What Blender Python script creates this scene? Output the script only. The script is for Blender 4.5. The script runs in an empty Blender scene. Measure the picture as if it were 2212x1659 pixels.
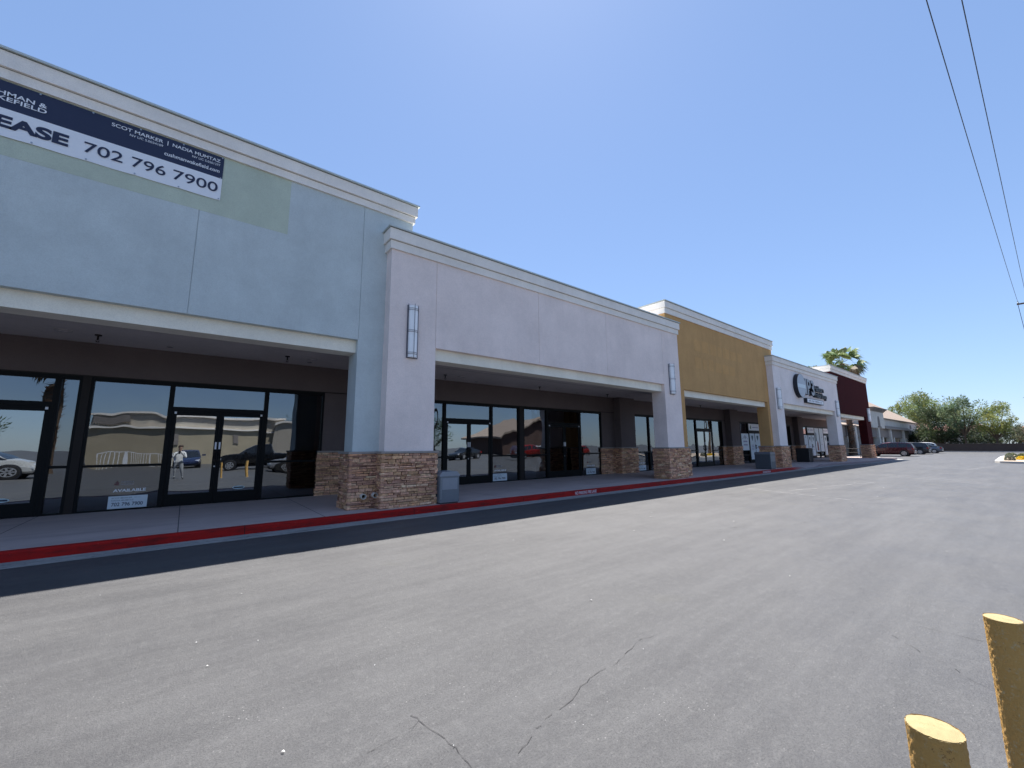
import bpy, bmesh, math, random
from mathutils import Vector, Matrix, noise
PI = math.pi
S = bpy.context.scene
COL = S.collection

# ------------------------------------------------------------------ camera
cam = bpy.data.objects.new('camera', bpy.data.cameras.new('camera'))
COL.objects.link(cam)
Rm = Matrix(((0.78355383, -0.08772168, -0.61510024),
             (-0.62128084, -0.12227391, -0.77398915),
             (-0.00731508, 0.98861216, -0.15030799)))
cam.matrix_world = Matrix.Translation((0, 0, 1.6)) @ Rm.to_4x4()
cam.data.sensor_width = 36.0
cam.data.lens = 36.0 * 880 / 2212
cam.data.clip_start = 0.05
cam.data.clip_end = 3000
S.camera = cam

# ------------------------------------------------------------------ light
SUN_AZ, SUN_EL = math.radians(47), math.radians(66)     # azimuth from +X towards +Y
W = bpy.data.worlds.new('World'); S.world = W; W.use_nodes = True
nt = W.node_tree; bg = nt.nodes['Background']
sky = nt.nodes.new('ShaderNodeTexSky'); sky.sky_type = 'NISHITA'; sky.sun_disc = False
sky.sun_elevation = SUN_EL; sky.sun_rotation = math.radians(90) - SUN_AZ
sky.altitude = 600; sky.air_density = 1.0; sky.dust_density = 0.35; sky.ozone_density = 2.6
sm_ = nt.nodes.new('ShaderNodeMix'); sm_.data_type = 'RGBA'; sm_.blend_type = 'MULTIPLY'; sm_.inputs[0].default_value = 1
sm_.inputs[7].default_value = (0.116, 0.153, 0.223, 1); nt.links.new(sky.outputs[0], sm_.inputs[6])
gm_ = nt.nodes.new('ShaderNodeGamma'); gm_.inputs[1].default_value = 0.62; nt.links.new(sm_.outputs[2], gm_.inputs[0])
nt.links.new(gm_.outputs[0], bg.inputs[0]); bg.inputs[1].default_value = 0.35
sl = bpy.data.lights.new('sun', 'SUN'); sl.energy = 5.0; sl.angle = math.radians(0.5); sl.color = (1.0, 0.955, 0.90)
so = bpy.data.objects.new('sun', sl); COL.objects.link(so)
sd = Vector((math.cos(SUN_EL) * math.cos(SUN_AZ), math.cos(SUN_EL) * math.sin(SUN_AZ), math.sin(SUN_EL)))
so.rotation_euler = sd.to_track_quat('Z', 'Y').to_euler()
S.view_settings.view_transform = 'Standard'; S.view_settings.look = 'None'
S.view_settings.exposure = 1.30; S.view_settings.gamma = 1
S.render.resolution_x = 1024; S.render.resolution_y = 768
S.cycles.max_bounces = 7; S.cycles.diffuse_bounces = 4; S.cycles.transparent_max_bounces = 10

# ------------------------------------------------------------------ materials
MATS = {}
def newmat(name):
    m = bpy.data.materials.new(name); m.use_nodes = True
    return m, m.node_tree, m.node_tree.nodes['Principled BSDF']
def lk(t, a, b): t.links.new(a, b)
def nnoise(t, vec, scale, detail=4, rough=0.6):
    n = t.nodes.new('ShaderNodeTexNoise'); n.inputs['Scale'].default_value = scale
    n.inputs['Detail'].default_value = detail; n.inputs['Roughness'].default_value = rough
    lk(t, vec, n.inputs['Vector']); return n.outputs['Fac']
def ramp(t, fac, stops):
    r = t.nodes.new('ShaderNodeValToRGB'); e = r.color_ramp.elements
    while len(e) < len(stops): e.new(0.5)
    for i, (p, c) in enumerate(stops):
        e[i].position = p; e[i].color = (c[0], c[1], c[2], 1) if len(c) == 3 else c
    lk(t, fac, r.inputs['Fac']); return r.outputs['Color']
def mixc(t, fac, a, b, mode='MIX'):
    m = t.nodes.new('ShaderNodeMix'); m.data_type = 'RGBA'; m.blend_type = mode
    for sock, v in ((m.inputs[0], fac), (m.inputs[6], a), (m.inputs[7], b)):
        if hasattr(v, 'is_linked'): lk(t, v, sock)
        elif isinstance(v, (int, float)): sock.default_value = v
        else: sock.default_value = (v[0], v[1], v[2], 1)
    return m.outputs[2]
def mathn(t, op, a, b=0.0, clamp=False):
    m = t.nodes.new('ShaderNodeMath'); m.operation = op; m.use_clamp = clamp
    for i, v in enumerate((a, b)):
        if hasattr(v, 'is_linked'): lk(t, v, m.inputs[i])
        else: m.inputs[i].default_value = v
    return m.outputs[0]
def geo(t):
    return t.nodes.new('ShaderNodeNewGeometry').outputs['Position']
def mapv(t, vec, sc):
    m = t.nodes.new('ShaderNodeMapping'); m.inputs['Scale'].default_value = sc
    lk(t, vec, m.inputs['Vector']); return m.outputs[0]
def bump(t, b, h, strength, dist=0.01):
    n = t.nodes.new('ShaderNodeBump'); n.inputs['Strength'].default_value = strength
    n.inputs['Distance'].default_value = dist; lk(t, h, n.inputs['Height']); lk(t, n.outputs[0], b.inputs['Normal'])

def plain(name, col, rough=0.6, metal=0.0, var=0.12, scale=6.0, bmp=0.0, spec=0.5):
    if name in MATS: return MATS[name]
    m, t, b = newmat(name)
    P = geo(t); f = nnoise(t, P, scale, 5)
    c = mixc(t, f, [x * (1 - var) for x in col], [min(1, x * (1 + var)) for x in col])
    lk(t, c, b.inputs['Base Color']); b.inputs['Roughness'].default_value = rough
    b.inputs['Metallic'].default_value = metal; b.inputs['Specular IOR Level'].default_value = spec
    if bmp: bump(t, b, nnoise(t, P, scale * 12, 3), bmp)
    MATS[name] = m; return m

def stucco(name, col, streak=0.5, stain=(0.9, 0.9, 0.92)):
    m, t, b = newmat(name); P = geo(t)
    big = nnoise(t, P, 0.9, 6, 0.65); fine = nnoise(t, P, 55, 3, 0.7)
    st = nnoise(t, mapv(t, P, (2.6, 2.6, 0.28)), 1.0, 5, 0.6)
    c = mixc(t, ramp(t, big, [(0.3, (0, 0, 0)), (0.72, (1, 1, 1))]), [x * 0.88 for x in col], [min(1, x * 1.08) for x in col])
    c = mixc(t, mathn(t, 'MULTIPLY', ramp(t, st, [(0.48, (0, 0, 0)), (0.75, (1, 1, 1))]), streak * 0.45), c, [col[0] * stain[0] * 0.8, col[1] * stain[1] * 0.8, col[2] * stain[2] * 0.8])
    c = mixc(t, mathn(t, 'MULTIPLY', ramp(t, fine, [(0.35, (1, 1, 1)), (0.6, (0, 0, 0))]), 0.30), c, [x * 0.66 for x in col])
    md_ = nnoise(t, P, 7, 6, 0.8); c = mixc(t, mathn(t, 'MULTIPLY', ramp(t, md_, [(0.45, (0, 0, 0)), (0.65, (1, 1, 1))]), 0.22), c, [min(1, x * 1.12) for x in col])
    lk(t, c, b.inputs['Base Color']); b.inputs['Roughness'].default_value = 0.92; b.inputs['Specular IOR Level'].default_value = 0.08
    bump(t, b, fine, 0.55, 0.012)
    MATS[name] = m; return m

BLUE = stucco('blue_stucco', (0.575, 0.63, 0.63))
GREENP = stucco('sage_patch_stucco', (0.545, 0.60, 0.49))
PINK = stucco('lavender_stucco', (0.89, 0.765, 0.715))
WHITE = stucco('pale_grey_stucco', (0.88, 0.80, 0.77))
YELL = stucco('ochre_stucco', (0.58, 0.345, 0.15), 0.9)
REDS = stucco('maroon_stucco', (0.052, 0.008, 0.010))
CORN = stucco('cornice_stucco', (0.90, 0.84, 0.77))
BEAM = stucco('beam_stucco', (0.92, 0.87, 0.75))
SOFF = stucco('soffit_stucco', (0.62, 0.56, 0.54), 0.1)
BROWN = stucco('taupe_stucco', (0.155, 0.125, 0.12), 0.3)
BEIGE = stucco('beige_stucco', (0.42, 0.36, 0.26))
TAN = stucco('tan_stucco', (0.50, 0.45, 0.38))
TAUPE2 = stucco('grey_taupe_stucco', (0.24, 0.215, 0.20))
CREAM = stucco('cream_stucco', (0.62, 0.59, 0.54))
COPE = plain('coping_metal', (0.52, 0.55, 0.52), 0.45, 0.3)
COPED = plain('coping_shadow_metal', (0.16, 0.18, 0.17), 0.5, 0.3)  # dark copy of the coping metal, for strips that paint shadow lines
ROOF = plain('white_roof_membrane', (0.84, 0.84, 0.82), 0.7)
FRAME = plain('black_anodised', (0.004, 0.005, 0.006), 0.5, 0.0, 0.2, spec=0.15)
FRAMEB = plain('bronze_anodised', (0.018, 0.014, 0.013), 0.5, spec=0.2)
STEEL = plain('brushed_steel', (0.40, 0.43, 0.46), 0.35, 0.6)
LAMPFR = plain('lamp_frame_metal', (0.13, 0.13, 0.16), 0.45, 0.2)
DIFF = plain('lamp_acrylic', (0.95, 0.95, 0.96), 0.3)
WHITEP = plain('white_vinyl', (0.80, 0.81, 0.84), 0.5, 0, 0.03)
FILM = plain('poster_film', (0.60, 0.68, 0.74), 0.4, 0, 0.06)
NAVY = plain('navy_vinyl', (0.012, 0.018, 0.055), 0.5, 0, 0.05)
BLACK = plain('black_letter', (0.01, 0.012, 0.02), 0.5)
GREYL = plain('grey_letter', (0.32, 0.33, 0.36), 0.5)
PIPE = plain('pvc_pipe', (0.62, 0.60, 0.54), 0.5)
DARKHOLE = plain('pipe_bore', (0.015, 0.014, 0.013), 0.9)
CAPST = plain('stone_cap', (0.32, 0.28, 0.25), 0.85, 0, 0.2, 9, 0.4)
CONC = plain('concrete', (0.36, 0.35, 0.345), 0.9, 0, 0.16, 2.2, 0.3)
BUBBLE = plain('rail_black', (0.01, 0.01, 0.012), 0.4)

def stone_mat():
    m, t, b = newmat('ledgestone'); P = geo(t)
    a = t.nodes.new('ShaderNodeAttribute'); a.attribute_name = 'tone'
    f = nnoise(t, P, 16, 5, 0.7)
    c = mixc(t, 0.75, a.outputs['Color'], ramp(t, f, [(0.25, (0.30, 0.28, 0.27)), (0.75, (1.5, 1.45, 1.4))]), 'MULTIPLY')
    lk(t, c, b.inputs['Base Color']); b.inputs['Roughness'].default_value = 0.9; b.inputs['Specular IOR Level'].default_value = 0.2
    bump(t, b, nnoise(t, P, 38, 5, 0.75), 0.9, 0.02); return m
STONE = stone_mat()

def asphalt_mat():
    m, t, b = newmat('asphalt'); P = geo(t)
    big = nnoise(t, P, 0.13, 5, 0.62); mid = nnoise(t, P, 0.9, 8, 0.72)
    st = nnoise(t, mapv(t, P, (0.16, 1.5, 1)), 1.0, 7, 0.7)
    fine = nnoise(t, P, 85, 3, 0.8); fine2 = nnoise(t, P, 26, 5, 0.85); fl = nnoise(t, mapv(t, P, (3.0, 11, 1)), 1.0, 5, 0.8)
    c = mixc(t, ramp(t, big, [(0.36, (0, 0, 0)), (0.64, (1, 1, 1))]), (0.0562, 0.0558, 0.0589), (0.0739, 0.0741, 0.0755))
    c = mixc(t, mathn(t, 'MULTIPLY', ramp(t, mid, [(0.44, (0, 0, 0)), (0.66, (1, 1, 1))]), 0.55), c, (0.0944, 0.0936, 0.0940))
    c = mixc(t, mathn(t, 'MULTIPLY', ramp(t, mid, [(0.30, (1, 1, 1)), (0.47, (0, 0, 0))]), 0.45), c, (0.0459, 0.0461, 0.0496))
    c = mixc(t, mathn(t, 'MULTIPLY', ramp(t, st, [(0.48, (0, 0, 0)), (0.66, (1, 1, 1))]), 0.50), c, (0.0498, 0.0500, 0.0535))
    c = mixc(t, mathn(t, 'MULTIPLY', ramp(t, st, [(0.34, (1, 1, 1)), (0.46, (0, 0, 0))]), 0.35), c, (0.0957, 0.0948, 0.0953))
    c = mixc(t, mathn(t, 'MULTIPLY', ramp(t, fl, [(0.55, (0, 0, 0)), (0.70, (1, 1, 1))]), 0.30), c, (0.1084, 0.1071, 0.1058))
    c = mixc(t, mathn(t, 'MULTIPLY', ramp(t, fine2, [(0.54, (0, 0, 0)), (0.66, (1, 1, 1))]), 0.50), c, (0.1402, 0.1396, 0.1355))
    c = mixc(t, mathn(t, 'MULTIPLY', ramp(t, fine, [(0.42, (1, 1, 1)), (0.52, (0, 0, 0))]), 0.65), c, (0.0287, 0.0292, 0.0316))
    c = mixc(t, mathn(t, 'MULTIPLY', ramp(t, fine2, [(0.32, (1, 1, 1)), (0.44, (0, 0, 0))]), 0.55), c, (0.0382, 0.0389, 0.0417))
    oil = nnoise(t, P, 0.55, 3, 0.5)
    c = mixc(t, mathn(t, 'MULTIPLY', ramp(t, oil, [(0.66, (0, 0, 0)), (0.78, (1, 1, 1))]), 0.35), c, (0.0765, 0.0748, 0.0562))
    s2 = nnoise(t, mapv(t, P, (0.35, 2.6, 1)), 1.0, 7, 0.75)
    c = mixc(t, mathn(t, 'MULTIPLY', ramp(t, s2, [(0.42, (0, 0, 0)), (0.68, (1, 1, 1))]), 0.17), c, (0.16, 0.16, 0.162))
    c = mixc(t, mathn(t, 'MULTIPLY', ramp(t, s2, [(0.32, (1, 1, 1)), (0.50, (0, 0, 0))]), 0.16), c, (0.055, 0.055, 0.058))
    gr = nnoise(t, P, 11, 6, 0.9)
    c = mixc(t, mathn(t, 'MULTIPLY', ramp(t, gr, [(0.50, (0, 0, 0)), (0.64, (1, 1, 1))]), 0.15), c, (0.18, 0.18, 0.18))
    vs = t.nodes.new('ShaderNodeTexVoronoi'); vs.inputs['Scale'].default_value = 24; lk(t, P, vs.inputs['Vector'])
    spk = mathn(t, 'MULTIPLY', mathn(t, 'LESS_THAN', vs.outputs['Distance'], 0.085), ramp(t, mid, [(0.50, (0, 0, 0)), (0.60, (1, 1, 1))]))
    c = mixc(t, spk, c, (0.28, 0.275, 0.27))  # bright sparkle glints painted into the base colour
    lk(t, c, b.inputs['Base Color'])
    r = ramp(t, mid, [(0.3, (0.50, 0.50, 0.50)), (0.7, (0.66, 0.66, 0.66))]); lk(t, r, b.inputs['Roughness'])
    b.inputs['Specular IOR Level'].default_value = 0.35
    h = mathn(t, 'ADD', mathn(t, 'MULTIPLY', fine, 0.7), mathn(t, 'MULTIPLY', fine2, 0.6))
    bump(t, b, h, 0.75, 0.012); return m
ASPH = asphalt_mat()

def seal_mat():
    m, t, b = newmat('fresh_sealcoat'); P = geo(t)
    f = nnoise(t, P, 0.8, 5); fine = nnoise(t, P, 60, 3)
    c = mixc(t, f, (0.028, 0.030, 0.036), (0.042, 0.044, 0.052)); lk(t, c, b.inputs['Base Color'])
    b.inputs['Roughness'].default_value = 0.75; bump(t, b, fine, 0.4, 0.01); return m

def walk_mat():
    m, t, b = newmat('pavement_concrete'); P = geo(t)
    f = nnoise(t, P, 1.2, 6, 0.65); fine = nnoise(t, P, 45, 3)
    st = nnoise(t, mapv(t, P, (0.5, 3, 1)), 1.0, 4)
    c = mixc(t, f, (0.36, 0.285, 0.265), (0.52, 0.42, 0.39))
    c = mixc(t, mathn(t, 'MULTIPLY', ramp(t, st, [(0.5, (0, 0, 0)), (0.75, (1, 1, 1))]), 0.5), c, (0.25, 0.20, 0.19))
    sx = t.nodes.new('ShaderNodeSeparateXYZ'); lk(t, P, sx.inputs[0])
    fr = mathn(t, 'FRACT', mathn(t, 'DIVIDE', mathn(t, 'ADD', sx.outputs[0], 101.62 + 0.0), 2.42))
    ln = mathn(t, 'LESS_THAN', fr, 0.007)
    c = mixc(t, mathn(t, 'MULTIPLY', ln, 0.85), c, (0.05, 0.045, 0.045))
    lk(t, c, b.inputs['Base Color']); b.inputs['Roughness'].default_value = 0.85
    bump(t, b, fine, 0.25, 0.006); return m
WALK = walk_mat()

def gutter_mat():
    m, t, b = newmat('gutter_concrete'); P = geo(t)
    f = nnoise(t, mapv(t, P, (1.2, 5, 1)), 1.0, 6, 0.75); g = nnoise(t, P, 12, 6, 0.8)
    c = mixc(t, ramp(t, f, [(0.35, (0, 0, 0)), (0.65, (1, 1, 1))]), (0.20, 0.20, 0.195), (0.36, 0.355, 0.34))
    c = mixc(t, mathn(t, 'MULTIPLY', ramp(t, g, [(0.52, (0, 0, 0)), (0.62, (1, 1, 1))]), 0.5), c, (0.10, 0.10, 0.10))
    lk(t, c, b.inputs['Base Color']); b.inputs['Roughness'].default_value = 0.9; b.inputs['Specular IOR Level'].default_value = 0.15
    bump(t, b, g, 0.4, 0.006); return m
def kerb_mat():
    m, t, b = newmat('red_kerb_paint'); P = geo(t)
    f = nnoise(t, P, 3.0, 6, 0.7); g = nnoise(t, P, 26, 5, 0.75)
    c = mixc(t, f, (0.28, 0.009, 0.008), (0.42, 0.012, 0.010))
    c = mixc(t, ramp(t, g, [(0.66, (0, 0, 0)), (0.70, (1, 1, 1))]), c, (0.30, 0.16, 0.15))
    sc_ = nnoise(t, mapv(t, P, (1.6, 9, 9)), 1.0, 6, 0.8)
    c = mixc(t, mathn(t, 'MULTIPLY', ramp(t, sc_, [(0.46, (0, 0, 0)), (0.62, (1, 1, 1))]), 0.75), c, (0.10, 0.012, 0.012))
    sx = t.nodes.new('ShaderNodeSeparateXYZ'); lk(t, P, sx.inputs[0])
    fr = mathn(t, 'FRACT', mathn(t, 'DIVIDE', mathn(t, 'ADD', sx.outputs[0], 101.0), 3.4))
    c = mixc(t, mathn(t, 'LESS_THAN', fr, 0.004), c, (0.05, 0.01, 0.01))
    # the red paint gives out past the ramp
    far = mathn(t, 'MULTIPLY', mathn(t, 'SUBTRACT', sx.outputs[0], 29.5), 0.6, True)
    c = mixc(t, far, c, (0.26, 0.20, 0.20))
    lk(t, c, b.inputs['Base Color']); b.inputs['Roughness'].default_value = 0.7; b.inputs['Specular IOR Level'].default_value = 0.15
    bump(t, b, g, 0.3, 0.006); return m
KERB = kerb_mat()

def glass_mat(name, tint, refl, warp):
    m, t, b = newmat(name); out = t.nodes['Material Output']; t.nodes.remove(b)
    P = geo(t)
    g = t.nodes.new('ShaderNodeBsdfGlossy'); g.inputs['Roughness'].default_value = 0.0
    g.inputs['Color'].default_value = (0.86, 0.93, 1.0, 1)
    tr = t.nodes.new('ShaderNodeBsdfTransparent'); tr.inputs['Color'].default_value = (*tint, 1)
    fz = t.nodes.new('ShaderNodeFresnel'); fz.inputs['IOR'].default_value = 1.5
    fac = mathn(t, 'ADD', fz.outputs[0], refl, True)
    mx = t.nodes.new('ShaderNodeMixShader'); lk(t, fac, mx.inputs[0]); lk(t, tr.outputs[0], mx.inputs[1]); lk(t, g.outputs[0], mx.inputs[2])
    n = nnoise(t, mapv(t, P, (1.0, 1.0, 0.6)), 1.3, 1, 0.4)
    bp = t.nodes.new('ShaderNodeBump'); bp.inputs['Strength'].default_value = warp; bp.inputs['Distance'].default_value = 0.02
    lk(t, n, bp.inputs['Height']); lk(t, bp.outputs[0], g.inputs['Normal'])
    lk(t, mx.outputs[0], out.inputs['Surface']); MATS[name] = m; return m
GLASS = glass_mat('tinted_glass', (0.30, 0.32, 0.34), 0.13, 0.4)
DGLASS = glass_mat('door_glass', (0.26, 0.29, 0.27), 0.24, 0.2)
CARGLASS = glass_mat('car_glass', (0.12, 0.13, 0.14), 0.10, 0.0)

def paint(name, col, metal=0.0):
    if name in MATS: return MATS[name]
    m, t, b = newmat(name); b.inputs['Base Color'].default_value = (*col, 1)
    P = geo(t); f = nnoise(t, P, 3, 3); lk(t, ramp(t, f, [(0.3, (0.22,) * 3), (0.7, (0.34,) * 3)]), b.inputs['Roughness'])
    b.inputs['Metallic'].default_value = metal; b.inputs['Coat Weight'].default_value = 0.7; b.inputs['Coat Roughness'].default_value = 0.06
    MATS[name] = m; return m

def attrmat(name, rough=0.7, trans=0.0, spec=0.3):
    m, t, b = newmat(name); a = t.nodes.new('ShaderNodeAttribute'); a.attribute_name = 'tone'
    lk(t, a.outputs['Color'], b.inputs['Base Color']); b.inputs['Roughness'].default_value = rough
    b.inputs['Specular IOR Level'].default_value = spec
    if trans:
        out = t.nodes['Material Output']; tl = t.nodes.new('ShaderNodeBsdfTranslucent'); lk(t, a.outputs['Color'], tl.inputs['Color'])
        mx = t.nodes.new('ShaderNodeMixShader'); mx.inputs[0].default_value = trans
        lk(t, b.outputs[0], mx.inputs[1]); lk(t, tl.outputs[0], mx.inputs[2]); lk(t, mx.outputs[0], out.inputs['Surface'])
    return m
LEAF = attrmat('leaf', 0.6, 0.3)
BARK = plain('bark', (0.12, 0.085, 0.06), 0.9, 0, 0.3, 5, 0.6)

def tile_mat(name, c1, c2):
    m, t, b = newmat(name); P = geo(t)
    w = t.nodes.new('ShaderNodeTexWave'); w.inputs['Scale'].default_value = 1.1; w.inputs['Distortion'].default_value = 0.6
    w.bands_direction = 'X' if name.startswith('tan') else 'Y'; lk(t, P, w.inputs['Vector'])
    f = nnoise(t, P, 2.5, 5, 0.7)
    c = mixc(t, f, c1, c2); c = mixc(t, mathn(t, 'MULTIPLY', w.outputs['Fac'], 0.35), c, [x * 0.6 for x in c1])
    lk(t, c, b.inputs['Base Color']); b.inputs['Roughness'].default_value = 0.85; bump(t, b, w.outputs['Fac'], 0.6, 0.05)
    return m
TILE = tile_mat('tan_roof_tiles', (0.26, 0.20, 0.16), (0.38, 0.30, 0.24))
TILER = tile_mat('pink_roof_tiles', (0.32, 0.16, 0.13), (0.42, 0.23, 0.19))

# ------------------------------------------------------------------ mesh helpers
class MB:
    def __init__(s): s.v = []; s.f = []; s.c = []; s.m = []
    def face(s, pts, col=None, mi=0):
        i = len(s.v); s.v += [tuple(p) for p in pts]; s.f.append(tuple(range(i, i + len(pts)))); s.c.append(col); s.m.append(mi)
    def box(s, x0, x1, y0, y1, z0, z1, col=None, mi=0, skip=''):
        p = [(x, y, z) for z in (z0, z1) for y in (y0, y1) for x in (x0, x1)]
        i = len(s.v); s.v += p
        F = {'b': (0, 2, 3, 1), 't': (4, 5, 7, 6), 'f': (0, 1, 5, 4), 'k': (2, 6, 7, 3), 'l': (0, 4, 6, 2), 'r': (1, 3, 7, 5)}
        for k, q in F.items():
            if k in skip: continue
            s.f.append(tuple(i + a for a in q)); s.c.append(col); s.m.append(mi)
        return s
    def prism(s, poly, axis, a, b, col=None, mi=0):
        # poly = 2D points; axis = extrude axis ('x': poly is (y,z); 'y': (x,z); 'z': (x,y))
        def P(u, v, w): return {'x': (w, u, v), 'y': (u, w, v), 'z': (u, v, w)}[axis]
        n = len(poly); i = len(s.v)
        s.v += [P(u, v, a) for u, v in poly] + [P(u, v, b) for u, v in poly]
        s.f.append(tuple(i + k for k in range(n))[::-1]); s.f.append(tuple(i + n + k for k in range(n)))
        for k in range(n):
            s.f.append((i + k, i + (k + 1) % n, i + n + (k + 1) % n, i + n + k))
        s.c += [col] * (n + 2); s.m += [mi] * (n + 2); return s
    def tube(s, pts, rad, n=8, col=None, caps=True):
        pts = [Vector(p) for p in pts]; rings = []
        rads = rad if isinstance(rad, (list, tuple)) else [rad] * len(pts)
        up = Vector((0, 0, 1))
        for k, p in enumerate(pts):
            d = (pts[min(k + 1, len(pts) - 1)] - pts[max(k - 1, 0)]).normalized()
            a = d.cross(up)
            if a.length < 1e-3: a = d.cross(Vector((1, 0, 0)))
            a.normalize(); b2 = d.cross(a).normalized(); i = len(s.v)
            for q in range(n):
                t = 2 * PI * q / n; s.v.append(tuple(p + (a * math.cos(t) + b2 * math.sin(t)) * rads[k]))
            rings.append(i)
        for k in range(len(rings) - 1):
            for q in range(n):
                s.f.append((rings[k] + q, rings[k] + (q + 1) % n, rings[k + 1] + (q + 1) % n, rings[k + 1] + q)); s.c.append(col); s.m.append(0)
        if caps:
            s.f.append(tuple(rings[0] + q for q in range(n))[::-1]); s.f.append(tuple(rings[-1] + q for q in range(n))); s.c += [col] * 2; s.m += [0] * 2
        return s
    def build(s, name, mat, parent=None, smooth=False, loc=None):
        me = bpy.data.meshes.new(name); me.from_pydata(s.v, [], s.f)
        mats = mat if isinstance(mat, (list, tuple)) else [mat]
        for q in mats: me.materials.append(q)
        if len(mats) > 1:
            for p, k in zip(me.polygons, s.m): p.material_index = k
        if any(c is not None for c in s.c):
            at = me.color_attributes.new('tone', 'FLOAT_COLOR', 'CORNER')
            for p, c in zip(me.polygons, s.c):
                c = c or (0.3, 0.3, 0.3)
                for li in p.loop_indices: at.data[li].color = (c[0], c[1], c[2], 1)
        bm = bmesh.new(); bm.from_mesh(me); bmesh.ops.recalc_face_normals(bm, faces=bm.faces); bm.to_mesh(me); bm.free()
        if smooth:
            for p in me.polygons: p.use_smooth = True
        o = bpy.data.objects.new(name, me); COL.objects.link(o)
        if parent: o.parent = parent
        if loc: o.location = loc
        return o
def B(name, mat, parent, *a, **k): return MB().box(*a, **k).build(name, mat, parent)
def tag(o, label, cat, group=None):
    o['label'] = label; o['category'] = cat
    if group: o['group'] = group
    return o
def struct(o): o['kind'] = 'structure'; return o
def thing(name, label, cat, group=None, loc=(0, 0, 0), rz=0):
    o = bpy.data.objects.new(name, None); COL.objects.link(o); o.location = loc; o.rotation_euler = (0, 0, rz)
    o.empty_display_size = 0.2
    return tag(o, label, cat, group)
def adopt(parent, o):
    # parts were built in world coordinates: keep them there under an empty that sits at the thing's base
    o.parent = parent; o.matrix_parent_inverse = Matrix.Translation(parent.location).inverted(); return o
def copy_tree(o, parent=None, loc=None, rz=None, label=None, group=None, scale=None):
    c = o.copy(); COL.objects.link(c)
    if parent: c.parent = parent
    if loc: c.location = loc
    if rz is not None: c.rotation_euler = (0, 0, rz)
    if label: c['label'] = label
    if group: c['group'] = group
    if scale: c.scale = (scale,) * 3 if isinstance(scale, (int, float)) else scale
    for ch in list(o.children): copy_tree(ch, c)
    return c

def text(s, mat, parent, x0, x1, z0, z1, y, bold=0.0, depth=0.004, name='lettering', align=None, shear=0.0, sizeonly=False):
    """raised or painted lettering that faces -Y, fitted into x0..x1, z0..z1"""
    cu = bpy.data.curves.new('lettering', 'FONT'); cu.body = s; cu.offset = bold; cu.extrude = 0.01; cu.shear = shear
    cu.space_character = 1.0
    o = bpy.data.objects.new('lettering', cu); COL.objects.link(o)
    bpy.context.view_layer.update()
    me = bpy.data.meshes.new_from_object(o); bpy.data.objects.remove(o)
    xs = [v.co.x for v in me.vertices]; ys = [v.co.y for v in me.vertices]
    a, b_, c, d = min(xs), max(xs), min(ys), max(ys)
    for v in me.vertices:
        X = x0 + (v.co.x - a) / (b_ - a) * (x1 - x0); Z = z0 + (v.co.y - c) / (d - c) * (z1 - z0)
        Y = y - (depth if v.co.z > 0 else 0)
        v.co = (X, Y, Z)
    me.materials.clear(); me.materials.append(mat)
    ob = bpy.data.objects.new(name, me); COL.objects.link(ob)
    if parent: adopt(parent, ob)
    return ob

# ------------------------------------------------------------------ ground, road, pavement, kerb
random.seed(7)
g = MB(); g.face([(-400, -400, 0), (700, -400, 0), (700, 500, 0), (-400, 500, 0)])
struct(g.build('ground', ASPH))
YK = 9.32
def ykerb(x):
    if x < 37: return YK
    if x < 45: t = (x - 37) / 8; t = t * t * (3 - 2 * t); return YK - 0.85 * t
    if x < 55.5: return YK - 0.85
    t = min(1, (x - 55.5) / 2.2); return YK - 0.85 + 1.9 * (1 - math.sqrt(max(0, 1 - t * t)))
def hwalk(x):
    if 31.0 < x < 35.4:
        a = min(1, (x - 31.0) / 1.3, (35.4 - x) / 1.3); return 0.15 - 0.135 * max(0, a)
    if x > 55.4: return 0.15 - 0.14 * min(1, (x - 55.4) / 1.8)
    return 0.15
xs = [-14 + i * 0.5 for i in range(int((57.5 + 14) / 0.5) + 1)]
pv = MB(); kb = MB(); gt = MB()
KW = 0.15
for a, b in zip(xs, xs[1:]):
    ya, yb = ykerb(a), ykerb(b); ha, hb = hwalk(a), hwalk(b)
    # kerb: face, rounded arris, top
    prof = [(0.0, 0.002), (0.012, 0.85), (0.035, 1.0), (KW, 1.0)]
    for (o0, f0), (o1, f1) in zip(prof, prof[1:]):
        kb.face([(a, ya + o0, max(0.003, f0 * ha)), (b, yb + o0, max(0.003, f0 * hb)), (b, yb + o1, f1 * hb + 0.0), (a, ya + o1, f1 * ha + 0.0)])
    # pavement behind the kerb: ramp strip then flat
    for (o0, w0), (o1, w1) in zip([(KW, 0), (0.6, 0.25), (1.2, 0.8), (1.8, 1.0)], [(0.6, 0.25), (1.2, 0.8), (1.8, 1.0), (99, 1.0)]):
        def H(h, w): return h + (0.15 - h) * w
        y1a = min(ya + o1, 10.2 if a > 55.4 else 99); y1b = min(yb + o1, 99)
        if o1 == 99: y1a = y1b = 14.2
        pv.face([(a, ya + o0, H(ha, w0) - 0.001), (b, yb + o0, H(hb, w0) - 0.001), (b, y1b, H(hb, w1) - 0.001), (a, y1a, H(ha, w1) - 0.001)])
    ja = .018 * noise.noise(Vector((a * 2.3, 0, 4))) ; jb = .018 * noise.noise(Vector((b * 2.3, 0, 4)))
    gt.face([(a, ya - 0.48 + ja, 0.004), (b, yb - 0.48 + jb, 0.004), (b, yb + 0.01, 0.004), (a, ya + 0.01, 0.004)])
struct(pv.build('pavement', WALK)); kerb = struct(kb.build('kerb', KERB, smooth=False)); struct(gt.build('gutter', gutter_mat()))
sc = MB()
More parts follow.
